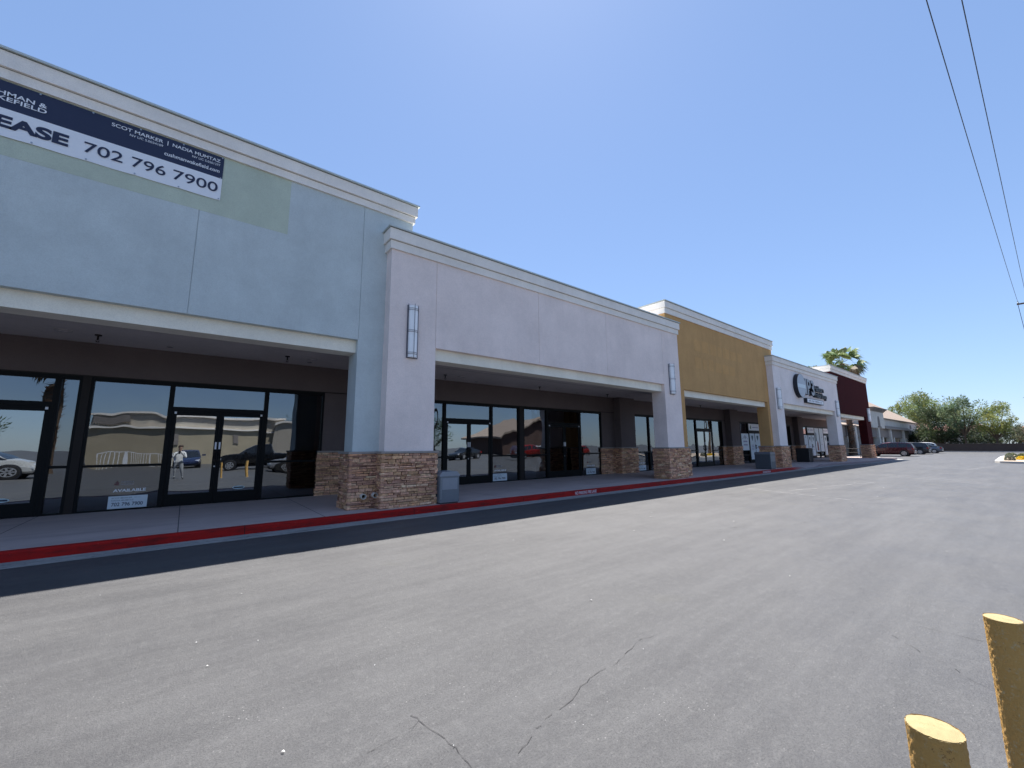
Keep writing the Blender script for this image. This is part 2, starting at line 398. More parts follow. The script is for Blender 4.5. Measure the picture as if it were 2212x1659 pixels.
for a, b in zip(xs, xs[1:]):
    sc.face([(a, 6.6 , 0.004), (b, 6.6, 0.004), (b, ykerb(b) - 0.48, 0.004), (a, ykerb(a) - 0.48, 0.004)])
text('NO PARKING FIRE LANE', plain('faded_white_paint', (0.62, 0.52, 0.55), 0.7), kerb, 9.98, 11.02, 0.025, 0.125, YK + 0.004, 0.02, 0.003)
text('NO PARKING FIRE LANE', MATS['faded_white_paint'], kerb, 24.95, 25.99, 0.025, 0.125, YK + 0.004, 0.02, 0.003)

# cracks in the asphalt: thin ribbons lying on the surface
CR = [
 [(3.309,2.17),(3.085,2.222),(2.866,2.16),(2.597,2.106),(2.457,2.109),(2.225,2.083),(2.074,2.014),(1.931,1.986),(1.802,1.977),(1.704,1.951),(1.587,1.899),(1.517,1.882),(1.389,1.88)],
 [(1.21,2.515),(1.225,2.437),(1.24,2.345),(1.27,2.212),(1.277,2.12),(1.275,2.02),(1.276,1.944),(1.3,1.85)],
 [(1.225,2.437),(1.141,2.408),(0.944,2.376),(0.834,2.377)],
 [(4.792,0.918),(4.669,0.789),(4.55,0.688),(4.505,0.581),(4.407,0.503),(4.304,0.425),(4.263,0.338)],
 [(5.207,0.806),(5.215,0.62),(5.222,0.447),(5.436,0.237)],
 [(14.9,3.1),(15.8,2.9),(16.9,2.8),(17.6,2.2)],
 [(8.0,3.9),(8.9,3.7),(9.4,3.2),(10.6,3.0)],[(20,4.2),(22,4.0),(23,3.2)]]
ck = MB(); random.seed(3)
for line in CR:
    fine = []
    for (x0, y0), (x1, y1) in zip(line, line[1:]):
        n = max(2, int(math.hypot(x1 - x0, y1 - y0) / 0.05))
        for i in range(n):
            t = i / n; fine.append((x0 + (x1 - x0) * t + random.uniform(-.009, .009), y0 + (y1 - y0) * t + random.uniform(-.009, .009)))
    for (x0, y0), (x1, y1) in zip(fine, fine[1:]):
        if random.random() < 0.10: continue
        d = Vector((x1 - x0, y1 - y0)); d.normalize(); w = random.uniform(0.0005, 0.0017)
        w *= 1 + 0.06 * math.hypot(x0, y0)
        nx, ny = -d.y * w, d.x * w
        ck.face([(x0 - nx, y0 - ny, 0.004), (x0 + nx, y0 + ny, 0.004), (x1 + nx, y1 + ny, 0.004), (x1 - nx, y1 - ny, 0.004)])
struct(ck.build('asphalt_cracks', plain('crack_dirt', (0.036, 0.035, 0.035), 0.95)))
# worn parking lines
def worn():
    m, t, b = newmat('worn_white_line'); P = geo(t); f = nnoise(t, P, 6, 6, 0.8)
    b.inputs['Base Color'].default_value = (0.42, 0.41, 0.40, 1); b.inputs['Roughness'].default_value = 0.8
    lk(t, ramp(t, f, [(0.44, (0, 0, 0)), (0.66, (0.5, 0.5, 0.5))]), b.inputs['Alpha']); return m
pl = MB()
def stripe(x0, y0, x1, y1, w=0.1):
    d = Vector((x1 - x0, y1 - y0)).normalized(); nx, ny = -d.y * w / 2, d.x * w / 2
    pl.face([(x0 - nx, y0 - ny, 0.006), (x0 + nx, y0 + ny, 0.006), (x1 + nx, y1 + ny, 0.006), (x1 - nx, y1 - ny, 0.006)])
for q in [(16.2,6.6,15.0,3.4),(29.2,6.5,25.9,3.1),(25.9,3.1,24.0,1.0),(30.4,6.5,26.8,3.0),(26.8,3.0,24.8,1.0),(25.6,6.6,25.2,6.0),(16.5,5.4,18.4,4.9),(18.9,5.0,22.5,4.2),(41,6.0,37,2.0),(36,2.6,44,1.6)]:
    stripe(*q)
struct(pl.build('parking_lines', worn()))
# small litter and pale pebbles
random.seed(11)
lt = MB()
for i in range(46):
    x = random.uniform(-1.5, 22); y = random.uniform(0.6, 6.8); r = random.uniform(0.002, 0.0055) * (1 + .10 * x); a = random.uniform(0, PI)
    q = [(x + r * math.cos(a + k * PI / 2) * (1 if k % 2 else 2.1), y + r * math.sin(a + k * PI / 2) * (1 if k % 2 else 2.1), 0.008 + 0.006 * (k % 2)) for k in range(4)]
    lt.face(q)
o = lt.build('litter', plain('pale_paper', (0.7, 0.69, 0.66), 0.8)); o['kind'] = 'stuff'; o['label'] = 'tiny pale scraps and pebbles scattered on the asphalt'; o['category'] = 'litter'

# ------------------------------------------------------------------ ledgestone panels
TONES = [(0.30, 0.20, 0.165), (0.36, 0.245, 0.20), (0.27, 0.18, 0.145), (0.40, 0.29, 0.235), (0.34, 0.225, 0.17), (0.30, 0.215, 0.15), (0.42, 0.32, 0.25), (0.24, 0.16, 0.14), (0.36, 0.26, 0.18)]
def stone_panel(mb, p0, p1, nrm, z0, z1, rnd, dark=1.0):
    """stacked stones between ground points p0->p1, facing nrm (2D)"""
    L = math.hypot(p1[0] - p0[0], p1[1] - p0[1]); u = ((p1[0] - p0[0]) / L, (p1[1] - p0[1]) / L)
    z = z0
    while z < z1 - 0.004:
        h = rnd.choice((0.035, 0.045, 0.055, 0.065, 0.08)); h = min(h, z1 - z)
        if z1 - z - h < 0.025: h = z1 - z
        s = 0.0
        while s < L - 0.001:
            w = rnd.uniform(0.09, 0.42) if h < 0.07 else rnd.uniform(0.12, 0.3)
            w = min(w, L - s)
            if L - s - w < 0.05: w = L - s
            pr = rnd.uniform(0.0, 0.042); g_ = 0.003
            t = rnd.choice(TONES); k = rnd.uniform(1.35, 2.3) * dark; t = (min(.9, t[0] * k * 1.15), t[1] * k * .98, t[2] * k * .82)
            zz0, zz1 = z + g_ * 0.6, z + h - g_ * 0.4
            js = [rnd.uniform(-0.006, 0.006) for _ in range(8)]
            def P(a, zz, d, j=0): return (p0[0] + u[0] * a + nrm[0] * d, p0[1] + u[1] * a + nrm[1] * d, zz)
            a0, a1 = s + (g_ if s > 0 else -pr), s + w - (g_ if s + w < L - .001 else -pr)
            i = len(mb.v)
            fr = [P(a0 + 0.006, zz0 + 0.004 + js[0], pr + js[4]), P(a1 - 0.006, zz0 + 0.004 + js[1], pr + js[5]), P(a1 - 0.006, zz1 - 0.005 + js[2], pr + js[6]), P(a0 + 0.006, zz1 - 0.005 + js[3], pr + js[7])]
            bk = [P(a0, zz0, -0.05), P(a1, zz0, -0.05), P(a1, zz1, -0.05), P(a0, zz1, -0.05)]
            mb.v += fr + bk
            for f in ((0, 1, 2, 3), (0, 4, 5, 1), (1, 5, 6, 2), (2, 6, 7, 3), (3, 7, 4, 0)):
                mb.f.append(tuple(i + q for q in f)); mb.c.append(t); mb.m.append(0)
            s += w
        z += h
def stone_base(parent, x0, x1, y0, y1, sides, seed, z1=1.44, z0=0.12, dark=1.0):
    rnd = random.Random(seed); mb = MB()
    pr = 0.055
    a, b, c, d = x0 - pr, x1 + pr, y0 - pr, y1 + pr
    mb.box(a + .02, b - .02, c + .02, d - .02, z0, z1 - .001, col=(0.05, 0.04, 0.035), skip='b')
    if 'f' in sides: stone_panel(mb, (a, c), (b, c), (0, -1), z0, z1, rnd, dark)
    if 'l' in sides: stone_panel(mb, (a, d), (a, c), (-1, 0), z0, z1, rnd, dark)
    if 'r' in sides: stone_panel(mb, (b, c), (b, d), (1, 0), z0, z1, rnd, dark)
    if 'k' in sides: stone_panel(mb, (b, d), (a, d), (0, 1), z0, z1, rnd, dark)
    o = adopt(parent, mb.build('stone_base', STONE))
    cp = MB(); e = 0.055
    x, y = (a - e, b + e), (c - e, d + e if 'k' in sides else d)
    if 'l' not in sides: x = (a, x[1])
    if 'r' not in sides: x = (x[0], b)
    cp.box(x[0], x[1], y[0], y[1], z1, z1 + 0.05)
    adopt2(o, cp.build('stone_cap', CAPST)); return o
def adopt2(part, o):
    o.parent = part; o.matrix_parent_inverse = (Matrix.Translation(part.parent.location)).inverted() if False else Matrix.Identity(4)
    # parts carry identity world transforms once adopted, so a plain parent keeps the child in place
    return o

# ------------------------------------------------------------------ storefront pieces (glass plane Y = G)
G = 13.75
HT = 3.30
def window(u, x0, x1, rail=1.17, top=HT, glass=GLASS):
    fr = MB(); w = 0.055
    fr.box(x0, x0 + w, G - .06, G + .06, .14, top); fr.box(x1 - w, x1, G - .06, G + .06, .14, top)
    fr.box(x0 + w, x1 - w, G - .055, G + .055, top - .09, top); fr.box(x0 + w, x1 - w, G - .055, G + .055, .14, .19)
    if rail: fr.box(x0 + w, x1 - w, G - .05, G + .05, rail, rail + .06)
    o = adopt(u, fr.build('window', FRAME))
    spans = [(.19, rail), (rail + .06, top - .09)] if rail else [(.19, top - .09)]
    for a, b in spans: adopt2(o, MB().box(x0 + w, x1 - w, G + .005, G + .013, a, b).build('pane', glass))
    return o
def door(u, x0, x1, glass=DGLASS, sensor=True):
    fr = MB(); w = 0.05
    fr.box(x0, x0 + w, G - .065, G + .06, .14, HT); fr.box(x1 - w, x1, G - .065, G + .06, .14, HT)
    fr.box(x0 + w, x1 - w, G - .06, G + .055, HT - .09, HT); fr.box(x0 + w, x1 - w, G - .06, G + .055, 2.56, 2.67)
    f = adopt(u, fr.build('door_frame', FRAME))
    adopt2(f, MB().box(x0 + w, x1 - w, G + .005, G + .013, 2.67, HT - .09).build('transom_pane', GLASS))
    if sensor:
        for sx in (x0 + .09, x1 - .13): adopt2(f, MB().box(sx, sx + .045, G - .085, G - .062, 2.49, 2.545).build('sensor', WHITEP))
    mid = (x0 + x1) / 2
    for k, (a, b) in enumerate(((x0 + w + .004, mid - .003), (mid + .003, x1 - w - .004))):
        d = MB(); st = .085
        d.box(a, a + st, G - .05, G - .005, .16, 2.555); d.box(b - st, b, G - .05, G - .005, .16, 2.555)
        d.box(a + st, b - st, G - .048, G - .007, 2.455, 2.555); d.box(a + st, b - st, G - .048, G - .007, .16, .45)
        o = adopt(u, d.build('door', FRAME))
        adopt2(o, MB().box(a + st, b - st, G - .032, G - .024, .45, 2.455).build('pane', glass))
        hx = (b - .04) if k == 0 else (a + .04); s = -1 if k == 0 else 1
        h = MB().tube([(hx, G - .05, 1.52), (hx, G - .11, 1.53), (hx + s * .0, G - .115, 1.50), (hx, G - .115, 1.28), (hx, G - .11, 1.25), (hx, G - .05, 1.26)], .013, 8)
        h.tube([(hx, G - .115, 1.5), (hx + s * -.11, G - .115, 1.5), (hx + s * -.12, G - .115, 1.47), (hx + s * -.12, G - .115, 1.30), (hx + s * -.11, G - .115, 1.27), (hx, G - .115, 1.27)], .012, 8)
        adopt2(o, h.build('handle', FRAMEB))
        adopt2(o, MB().box(hx - .02, hx + .02, G - .058, G - .051, 1.57, 1.76).build('push_sign', WHITEP))
    adopt2(f, MB().tube([(mid - .03, G - .07, 1.12), (mid - .03, G - .05, 1.12)], .02, 12).build('lock', STEEL))
    return f
def mullion(u, x0, x1):
    adopt(u, MB().box(x0, x1, G - .075, G + .06, .14, HT).build('mullion', FRAMEB))
def backwall(u, x0, x1, y=G - .05, seed=1, sides='f', thick=.3):
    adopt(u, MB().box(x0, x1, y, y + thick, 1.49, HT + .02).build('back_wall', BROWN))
    stone_base(u, x0 + (.06 if 'l' in sides else -.05), x1 - (.06 if 'r' in sides else -.05), y + .02, y + thick, sides, seed)

def unit(name, label, x0, x1, ox0, ox1, Y, zf, zb, zc, mat, joints, arcade, bandext=(1, 1), wx=None, ret=0.0, side='lr', roofx=None):
    """one shop unit: fascia wall over a wide opening, cornice, beam, soffit, two pilasters on stone"""
    u = thing(name, label, 'building', loc=((x0 + x1) / 2, Y, 0))
    wx0, wx1 = wx or (x0, x1)
    T = 0.64
    w = MB()
    # structural slab of the fascia (15 mm behind the render panels, so the control joints are real grooves)
    w.box(wx0 + .01, wx1 - .01, Y + .015, Y + T, 4.24, zc)
    js = [wx0] + joints + [wx1]
    for a, b in zip(js, js[1:]):
        a2 = a + (.006 if a != wx0 else 0); b2 = b - (.006 if b != wx1 else 0)
        w.box(a2, b2, Y, Y + .016, 4.24 if (b > ox0 and a < ox1 and (a + b) / 2 > ox0 and (a + b) / 2 < ox1) else 4.24, zb)
    if ret:
        for (xa, xb) in ((wx0, wx0 + .3), (wx1 - .3, wx1)): w.box(xa, xb, Y + T, Y + T + ret, 6.3, zc)
    adopt(u, w.build('wall', mat))
    # pilasters
    for k, (a, b) in enumerate(((x0, ox0), (ox1, x1))):
        if b - a < .05: continue
        adopt(u, MB().box(a, b, Y, Y + T, 1.49, 4.24).build('pilaster', mat))
    # cornice bands and coping
    c = MB()
    el, er = bandext
    def band(p, za, zb_):
        c.box(wx0 - p * el, wx1 + p * er, Y - p, Y + T + ret, za, zb_)
    band(.05, zb, zc); band(.10, zc + .012, zf - .055)
    cn = adopt(u, c.build('cornice', CORN))
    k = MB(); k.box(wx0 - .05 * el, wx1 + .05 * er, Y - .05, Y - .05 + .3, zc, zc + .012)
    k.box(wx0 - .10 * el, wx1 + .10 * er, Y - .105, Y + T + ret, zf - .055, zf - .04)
    adopt2(cn, k.build('reveal_shadow', COPED))  # dark strips draw the shade under the coping and upper band
    cp = MB(); cp.box(wx0 - .14 * el, wx1 + .14 * er, Y - .145, Y + T + .03 + ret, zf - .04, zf)
    adopt2(cn, cp.build('coping', COPE))
    # beam, soffit
    bm_ = MB(); bm_.box(ox0, ox1, Y + .15, Y + T, 3.93, 4.24); adopt(u, bm_.build('beam', BEAM))
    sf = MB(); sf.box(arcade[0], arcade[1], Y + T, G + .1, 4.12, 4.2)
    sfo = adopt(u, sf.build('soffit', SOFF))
    adopt2(sfo, MB().box(arcade[0], arcade[1], Y + T + .02, Y + T + .05, 4.108, 4.121).build('reveal_shadow', COPED))
    adopt2(sfo, MB().box(arcade[0], arcade[1], 11.56, 11.58, 4.116, 4.121).build('reveal_shadow', COPED))
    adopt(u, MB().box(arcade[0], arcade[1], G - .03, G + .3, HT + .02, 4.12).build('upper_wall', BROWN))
    adopt(u, MB().box(arcade[0], arcade[1], G - .05, G - .03, HT, HT + .03).build('head_trim', FRAMEB))
    # roof deck and the dark room behind the glass
    rx = roofx or (x0, x1)
    adopt(u, MB().box(rx[0], rx[1], Y + T, 34, 6.1, 6.25).build('roof', ROOF))
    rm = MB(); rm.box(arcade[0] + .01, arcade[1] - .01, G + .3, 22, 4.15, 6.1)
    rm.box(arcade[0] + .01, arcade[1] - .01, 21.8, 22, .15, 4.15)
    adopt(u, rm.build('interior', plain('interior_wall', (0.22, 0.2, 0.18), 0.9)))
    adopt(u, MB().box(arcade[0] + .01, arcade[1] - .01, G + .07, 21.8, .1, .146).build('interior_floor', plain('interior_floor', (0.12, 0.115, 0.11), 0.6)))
    return u

A, Bq = 10.08, 9.72
ub = unit('shop_unit', 'pale blue stucco shop unit with a long lease banner above dark glass doors', -12.0, 3.81, -10.0, 3.13, A, 8.335, 7.81, 7.99, BLUE,
          [-6.9, -3.55, -0.2, 3.137], (-12, 3.32), (1, 1), wx=(-12.0, 4.48), ret=4.0, roofx=(-12, 4.4))
up = unit('shop_unit', 'lavender stucco shop unit between the blue unit and the ochre unit', 3.77, 17.63, 5.085, 16.3, Bq, 7.29, 6.705, 6.925, PINK,
          [5.08, 8.885, 12.4, 16.3], (3.32, 17.9), roofx=(4.4, 17.3))
uy = unit('shop_unit', 'ochre yellow stucco shop unit with a tall parapet and ghost marks of an old sign', 17.63, 29.02, 18.6, 28.68, A, 8.42, 7.80, 8.06, YELL,
          [], (17.9, 30.2), wx=(17.3, 30.2), ret=4.0, roofx=(17.3, 30.2))
uw = unit('shop_unit', 'pale grey stucco shop unit carrying a round clinic logo and dark letters', 29.02, 43.07, 30.34, 41.66, Bq, 7.25, 6.65, 6.88, WHITE,
          [30.34, 41.66], (30.2, 43.2), roofx=(30.2, 43.2))
ur = unit('shop_unit', 'dark maroon stucco shop unit at the far end of the row with an open archway', 43.07, 55.55, 44.4, 53.7, A, 8.36, 7.80, 8.04, REDS,
          [], (43.2, 55.55), wx=(43.2, 55.7), ret=4.0, roofx=(43.2, 55.5))

# sage repaint patch behind the banner on the blue wall (flat paint, 3 mm proud)
pt = MB(); pt.box(-9.0, 1.42, A - .003, A, 6.465, 7.81)
adopt(ub, pt.build('paint_patch', GREENP))
# end wall beyond the glass line and outer end of the row
e = MB(); e.box(55.25, 55.55, G - .04, 34, .1, 6.1); adopt(ur, e.build('end_wall', CREAM))
e = MB(); e.box(-12.3, -12.0, A, 34, 0, 6.3); adopt(ub, e.build('end_wall', BLUE))

# ghost of removed channel letters on the ochre fascia: patched render, slightly proud
gh = MB(); rr = random.Random(5)
for row, z in enumerate((6.35, 5.45)):
    x = 19.9
    for k in range(7 if row == 0 else 6):
        w = rr.uniform(.45, .75); gh.box(x, x + w, A - .003, A, z, z + rr.uniform(.5, .62)); x += w + .18
adopt(uy, gh.build('letter_ghosts', stucco('ochre_patch', (0.62, 0.36, 0.15), 0.9)))

# stone bases of the pilasters
stone_base(ub, 3.13, 3.72, A, A + .64, 'flk', 21)
stone_base(ub, -12.0, -10.0, A, A + .64, 'fr', 20)
stone_base(up, 3.77, 5.085, Bq, Bq + .64, 'flrk', 22)
stone_base(up, 16.3, 17.62, Bq, Bq + .64, 'flrk', 23)
stone_base(uy, 17.68, 18.6, A, A + .64, 'frk', 24)
stone_base(uy, 28.68, 28.96, A, A + .64, 'flk', 25)
stone_base(uw, 29.02, 30.34, Bq, Bq + .64, 'flrk', 26)
stone_base(uw, 41.66, 43.07, Bq, Bq + .64, 'flrk', 27)
stone_base(ur, 43.13, 44.4, A, A + .64, 'frk', 28)
stone_base(ur, 53.7, 55.55, A, A + .64, 'flrk', 29, dark=.9)

# storefronts
door(ub, -4.55, -2.41); window(ub, -2.41, -2.02); mullion(ub, -2.02, -1.88); window(ub, -1.88, -.38)
door(ub, -.38, 1.75); window(ub, 1.75, 3.32)
window(ub, -6.1, -4.55); mullion(ub, -6.25, -6.1); window(ub, -7.8, -6.25); backwall(ub, -12, -7.8, seed=40)
backwall(up, 3.32, 6.85, seed=41, sides='fr')
window(up, 6.85, 7.62); door(up, 7.62, 9.80); window(up, 9.80, 11.28); mullion(up, 11.28, 11.50); window(up, 11.50, 12.94)
door(up, 12.94, 15.15); window(up, 15.15, 16.78); backwall(up, 16.78, 17.9, seed=42)
backwall(uy, 17.9, 19.62, seed=43)
window(uy, 19.62, 21.03, 1.17); window(uy, 21.03, 22.6); door(uy, 22.6, 24.7, sensor=False); window(uy, 24.7, 26.45)
door(uy, 26.45, 28.63, sensor=False); window(uy, 28.63, 30.2); backwall(uw, 30.2, 33.1, seed=44)
window(uw, 33.1, 34.58, .75); door(uw, 34.58, 36.75, sensor=False); window(uw, 36.75, 38.3); backwall(uw, 38.3, 42.6, seed=45)
window(uw, 42.6, 43.72); backwall(ur, 43.72, 46.95, seed=46)
window(ur, 46.95, 48.3, .75); door(ur, 48.3, 50.4, sensor=False); window(ur, 50.4, 51.9, .75); window(ur, 51.9, 53.3, .75); door(ur, 53.3, 55.25, sensor=False)
# projecting piers in the arcade
for u, x, sd_ in ((up, 17.85, 51), (uw, 30.7, 52), (ur, 44.6, 53)):
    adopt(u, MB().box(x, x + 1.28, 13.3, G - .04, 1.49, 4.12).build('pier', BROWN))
    stone_base(u, x, x + 1.28, 13.32, G - .02, 'flr', sd_)

# drain pipes poking out of the blue pillar base
for k, (x, z) in enumerate(((3.39, .445), (3.66, .455))):
    y0 = A - .19 if k == 0 else A - .21
    pb = MB(); n = 20
    for r0, r1, ya, yb in ((.062, .062, A, y0), (.062, .05, y0, y0), (.05, .05, y0, A - .02)):
        for q in range(n):
            t0, t1 = 2 * PI * q / n, 2 * PI * (q + 1) / n
            pb.face([(x + r0 * math.cos(t0), ya, z + r0 * math.sin(t0)), (x + r0 * math.cos(t1), ya, z + r0 * math.sin(t1)), (x + r1 * math.cos(t1), yb, z + r1 * math.sin(t1)), (x + r1 * math.cos(t0), yb, z + r1 * math.sin(t0))])
    po = adopt(ub, pb.build('drain_pipe', PIPE))
    adopt2(po, MB().tube([(x, A - .08, z), (x, A - .06, z)], .05, 16).build('pipe_bore', DARKHOLE))

# ------------------------------------------------------------------ wall lamps
def wall_lamp(label, x0, x1, z0, z1, Y, group='tall half round wall lamps'):
    cx_ = (x0 + x1) / 2; r = (x1 - x0) / 2 - .012
    t = thing('wall_lamp', label, 'lamp', group, (cx_, Y, z0))
    d = MB(); n = 14; poly = [(cx_ + r * math.cos(PI * k / n), Y - .03 - r * math.sin(PI * k / n) * .8) for k in range(n + 1)]
    d.prism(poly, 'z', z0 + .02, z1 - .02)
    adopt(t, d.build('diffuser', DIFF))
    f = MB(); f.box(x0 - .005, x1 + .005, Y - .03, Y, z0, z1)
    R = r + .012
    for zz in (z0 + .10, z0 + .14, (z0 + z1) / 2 - .02, (z0 + z1) / 2 + .02, z1 - .14, z1 - .10):
        pts = [(cx_ + R * math.cos(PI * k / n), Y - .03 - R * math.sin(PI * k / n) * .8, zz) for k in range(n + 1)]
        f.tube(pts, .005, 6)
    for ang in (0.08, .5, .92):
        a = PI * ang; X, YY = cx_ + R * math.cos(a), Y - .03 - R * math.sin(a) * .8
        f.tube([(X, YY - .004, z0 - .01), (X, YY - .004, z1 + .02)], .0065, 6)
    adopt(t, f.build('frame', LAMPFR)); return t
wall_lamp('nearest tall wall lamp, on the lavender pillar beside the blue wall', 4.25, 4.535, 3.86, 5.28, Bq)
wall_lamp('tall wall lamp on the lavender pillar beside the ochre wall', 16.70, 17.07, 3.83, 5.2, Bq)
wall_lamp('tall wall lamp on the pale grey pillar, left of the round logo sign', 29.28, 29.72, 3.80, 5.15, Bq)
wall_lamp('tall wall lamp on the pale grey pillar, beside the maroon wall', 42.0, 42.45, 3.80, 5.13, Bq)
wall_lamp('farthest tall wall lamp, on the maroon end pillar', 54.5, 55.0, 3.80, 5.15, A)

# ------------------------------------------------------------------ soffit lights and sprinklers
def soffit_light(x, y, label):
    t = thing('ceiling_light', label, 'ceiling light', 'recessed lights in the arcade soffits', (x, y, 4.12))
    r = MB(); n = 20
    for q in range(n):
        a, b = 2 * PI * q / n, 2 * PI * (q + 1) / n
        for (r0, z0), (r1, z1) in (((.14, 4.119), (.135, 4.10)), ((.135, 4.10), (.10, 4.10)), ((.10, 4.10), (.085, 4.116))):
            r.face([(x + r0 * math.cos(a), y + r0 * math.sin(a), z0), (x + r0 * math.cos(b), y + r0 * math.sin(b), z0), (x + r1 * math.cos(b), y + r1 * math.sin(b), z1), (x + r1 * math.cos(a), y + r1 * math.sin(a), z1)])
    adopt(t, r.build('trim_ring', plain('light_trim', (0.42, 0.38, 0.38), 0.5)))
    adopt(t, MB().tube([(x, y, 4.118), (x, y, 4.112)], .088, 18).build('lens', plain('frosted_lens', (0.62, 0.56, 0.55), 0.3)))
def sprinkler(x, y, label):
    t = thing('sprinkler', label, 'sprinkler', 'fire sprinklers under the arcade soffits', (x, y, 4.12))
    adopt(t, MB().tube([(x, y, 4.12), (x, y, 4.095)], .06, 12).build('escutcheon', FRAMEB))
    b = MB().tube([(x, y, 4.095), (x, y, 4.0)], .018, 8)
    b.tube([(x - .012, y, 4.01), (x - .03, y, 3.985), (x - .008, y, 3.96)], .006, 5); b.tube([(x + .012, y, 4.01), (x + .03, y, 3.985), (x + .008, y, 3.96)], .006, 5)
    adopt(t, b.build('head', FRAMEB)); adopt(t, MB().tube([(x, y, 3.958), (x, y, 3.952)], .035, 12).build('deflector', FRAMEB))
for x, y, l in ((-2.26, 12.58, 'large recessed light in the blue unit soffit above the left glass door'), (2.66, 12.55, 'recessed light in the blue unit soffit near the blue pillar'),
                (7.69, 12.65, 'recessed light in the lavender unit soffit nearest the lavender pillar'), (12.75, 12.72, 'recessed light in the lavender unit soffit above its second door pair'),
                (17.77, 12.7, 'recessed light in the soffit behind the lavender pillar by the ochre unit'), (28.37, 12.96, 'recessed light in the ochre unit soffit')):
    soffit_light(x, y, l)
def vent(x, y, label):
    t = thing('soffit_vent', label, 'vent', 'small round vents in the soffits', (x, y, 4.12))
    adopt(t, MB().tube([(x, y, 4.12), (x, y, 4.108)], .07, 14).build('cover', plain('vent_cover', (0.30, 0.27, 0.27), 0.6)))
    adopt(t, MB().box(x - .04, x + .04, y - .006, y + .006, 4.104, 4.108).build('slot', FRAMEB))
for x, y, l in ((-.52, 13.13, 'small vent in the blue unit soffit above the middle pane'), (2.7, 13.13, 'small vent beside the recessed light near the blue pillar'),
                (8.8, 13.35, 'small vent in the lavender unit soffit above the first doors'), (14.66, 13.38, 'small vent in the lavender unit soffit above the second doors'), (30.6, 12.97, 'small vent in the soffit at the ochre unit far end')):
    vent(x, y, l)
for x, y, l in ((-1.735, 12.635, 'sprinkler under the blue unit soffit, left one'), (2.015, 12.58, 'sprinkler under the blue unit soffit close to the blue pillar'),
                (7.02, 12.63, 'sprinkler under the lavender soffit nearest the lamp pillar'), (11.75, 12.88, 'sprinkler in the middle of the lavender unit soffit'),
                (16.35, 12.9, 'sprinkler at the far end of the lavender unit soffit'), (25.98, 13.05, 'sprinkler under the ochre unit soffit')):
    sprinkler(x, y, l)

# ------------------------------------------------------------------ banner
bn = thing('banner', 'long navy and white lease banner with a phone number tied to the blue wall', 'banner', loc=(-2.7, A - .03, 6.79))
bx0, bx1, bz0, bz1, bzm = -5.55, .12, 6.795, 7.785, 7.29
def sheet(z0, z1, mat, nm):
    m = MB(); nx, nz = 60, 6
    def P(i, j):
        x = bx0 + (bx1 - bx0) * i / nx; z = z0 + (z1 - z0) * j / nz
        ed = min(1, min(i, nx - i) / 4)
        y = A - .016 - .006 * (0.5 + .5 * math.sin(x * 2.6 + z * 1.3)) * ed
        sag = -.008 * abs(math.sin(PI * (x - bx1) / .65)) if (j == 0 and z0 == bz0) else 0
        return (x, y, z + sag)
    for i in range(nx):
        for j in range(nz): m.face([P(i, j), P(i + 1, j), P(i + 1, j + 1), P(i, j + 1)])
    return adopt(bn, m.build(nm, mat, smooth=True))
sheet(bzm, bz1, NAVY, 'navy_panel'); sheet(bz0, bzm, WHITEP, 'white_panel')
ly = A - .027
text('CUSHMAN &', WHITEP, bn, -3.27, -2.43, 7.525, 7.605, ly, .015, .001)
text('WAKEFIELD', WHITEP, bn, -3.27, -2.425, 7.425, 7.505, ly, .015, .001)
lg = MB()
for k, (x, h) in enumerate(((-3.68, .08), (-3.63, .14), (-3.58, .19), (-3.53, .15), (-3.48, .17), (-3.43, .10))): lg.box(x, x + .035, ly - .001, ly, 7.42, 7.42 + h)
adopt(bn, lg.build('emblem', WHITEP))
text('FOR', NAVY, bn, -4.12, -3.42, 6.94, 7.165, ly, .045, .001); text('LEASE', NAVY, bn, -3.17, -2.115, 6.94, 7.165, ly, .045, .001)
text('702', NAVY, bn, -1.925, -1.405, 6.95, 7.155, ly, .005, .001); text('796', NAVY, bn, -1.285, -.785, 6.95, 7.155, ly, .005, .001); text('7900', NAVY, bn, -.672, .058, 6.95, 7.16, ly, .005, .001)
text('SCOT MARKER', WHITEP, bn, -1.62, -.878, 7.635, 7.705, ly, .008, .001)
text('|', WHITEP, bn, -.812, -.80, 7.62, 7.715, ly, .0, .001)
text('NADIA MUMTAZ', WHITEP, bn, -.732, .058, 7.635, 7.705, ly, .008, .001)
text('NV LIC S.0034109', WHITEP, bn, -1.36, -.873, 7.553, 7.60, ly, 0, .001)
text('NV LIC S.0201377', WHITEP, bn, -.41, .06, 7.553, 7.60, ly, 0, .001)
text('cushmanwakefield.com', WHITEP, bn, -.84, .058, 7.40, 7.48, ly, .012, .001)
gm = MB()
for k in range(9):
    x = .09 - .655 * k
    for z in (bz0 + .025, bz1 - .025): gm.tube([(x, ly + .004, z), (x, ly - .006, z)], .014, 10)
gm.tube([(.09, ly + .004, bzm), (.09, ly - .006, bzm)], .014, 10)
adopt(bn, gm.build('grommets', STEEL))

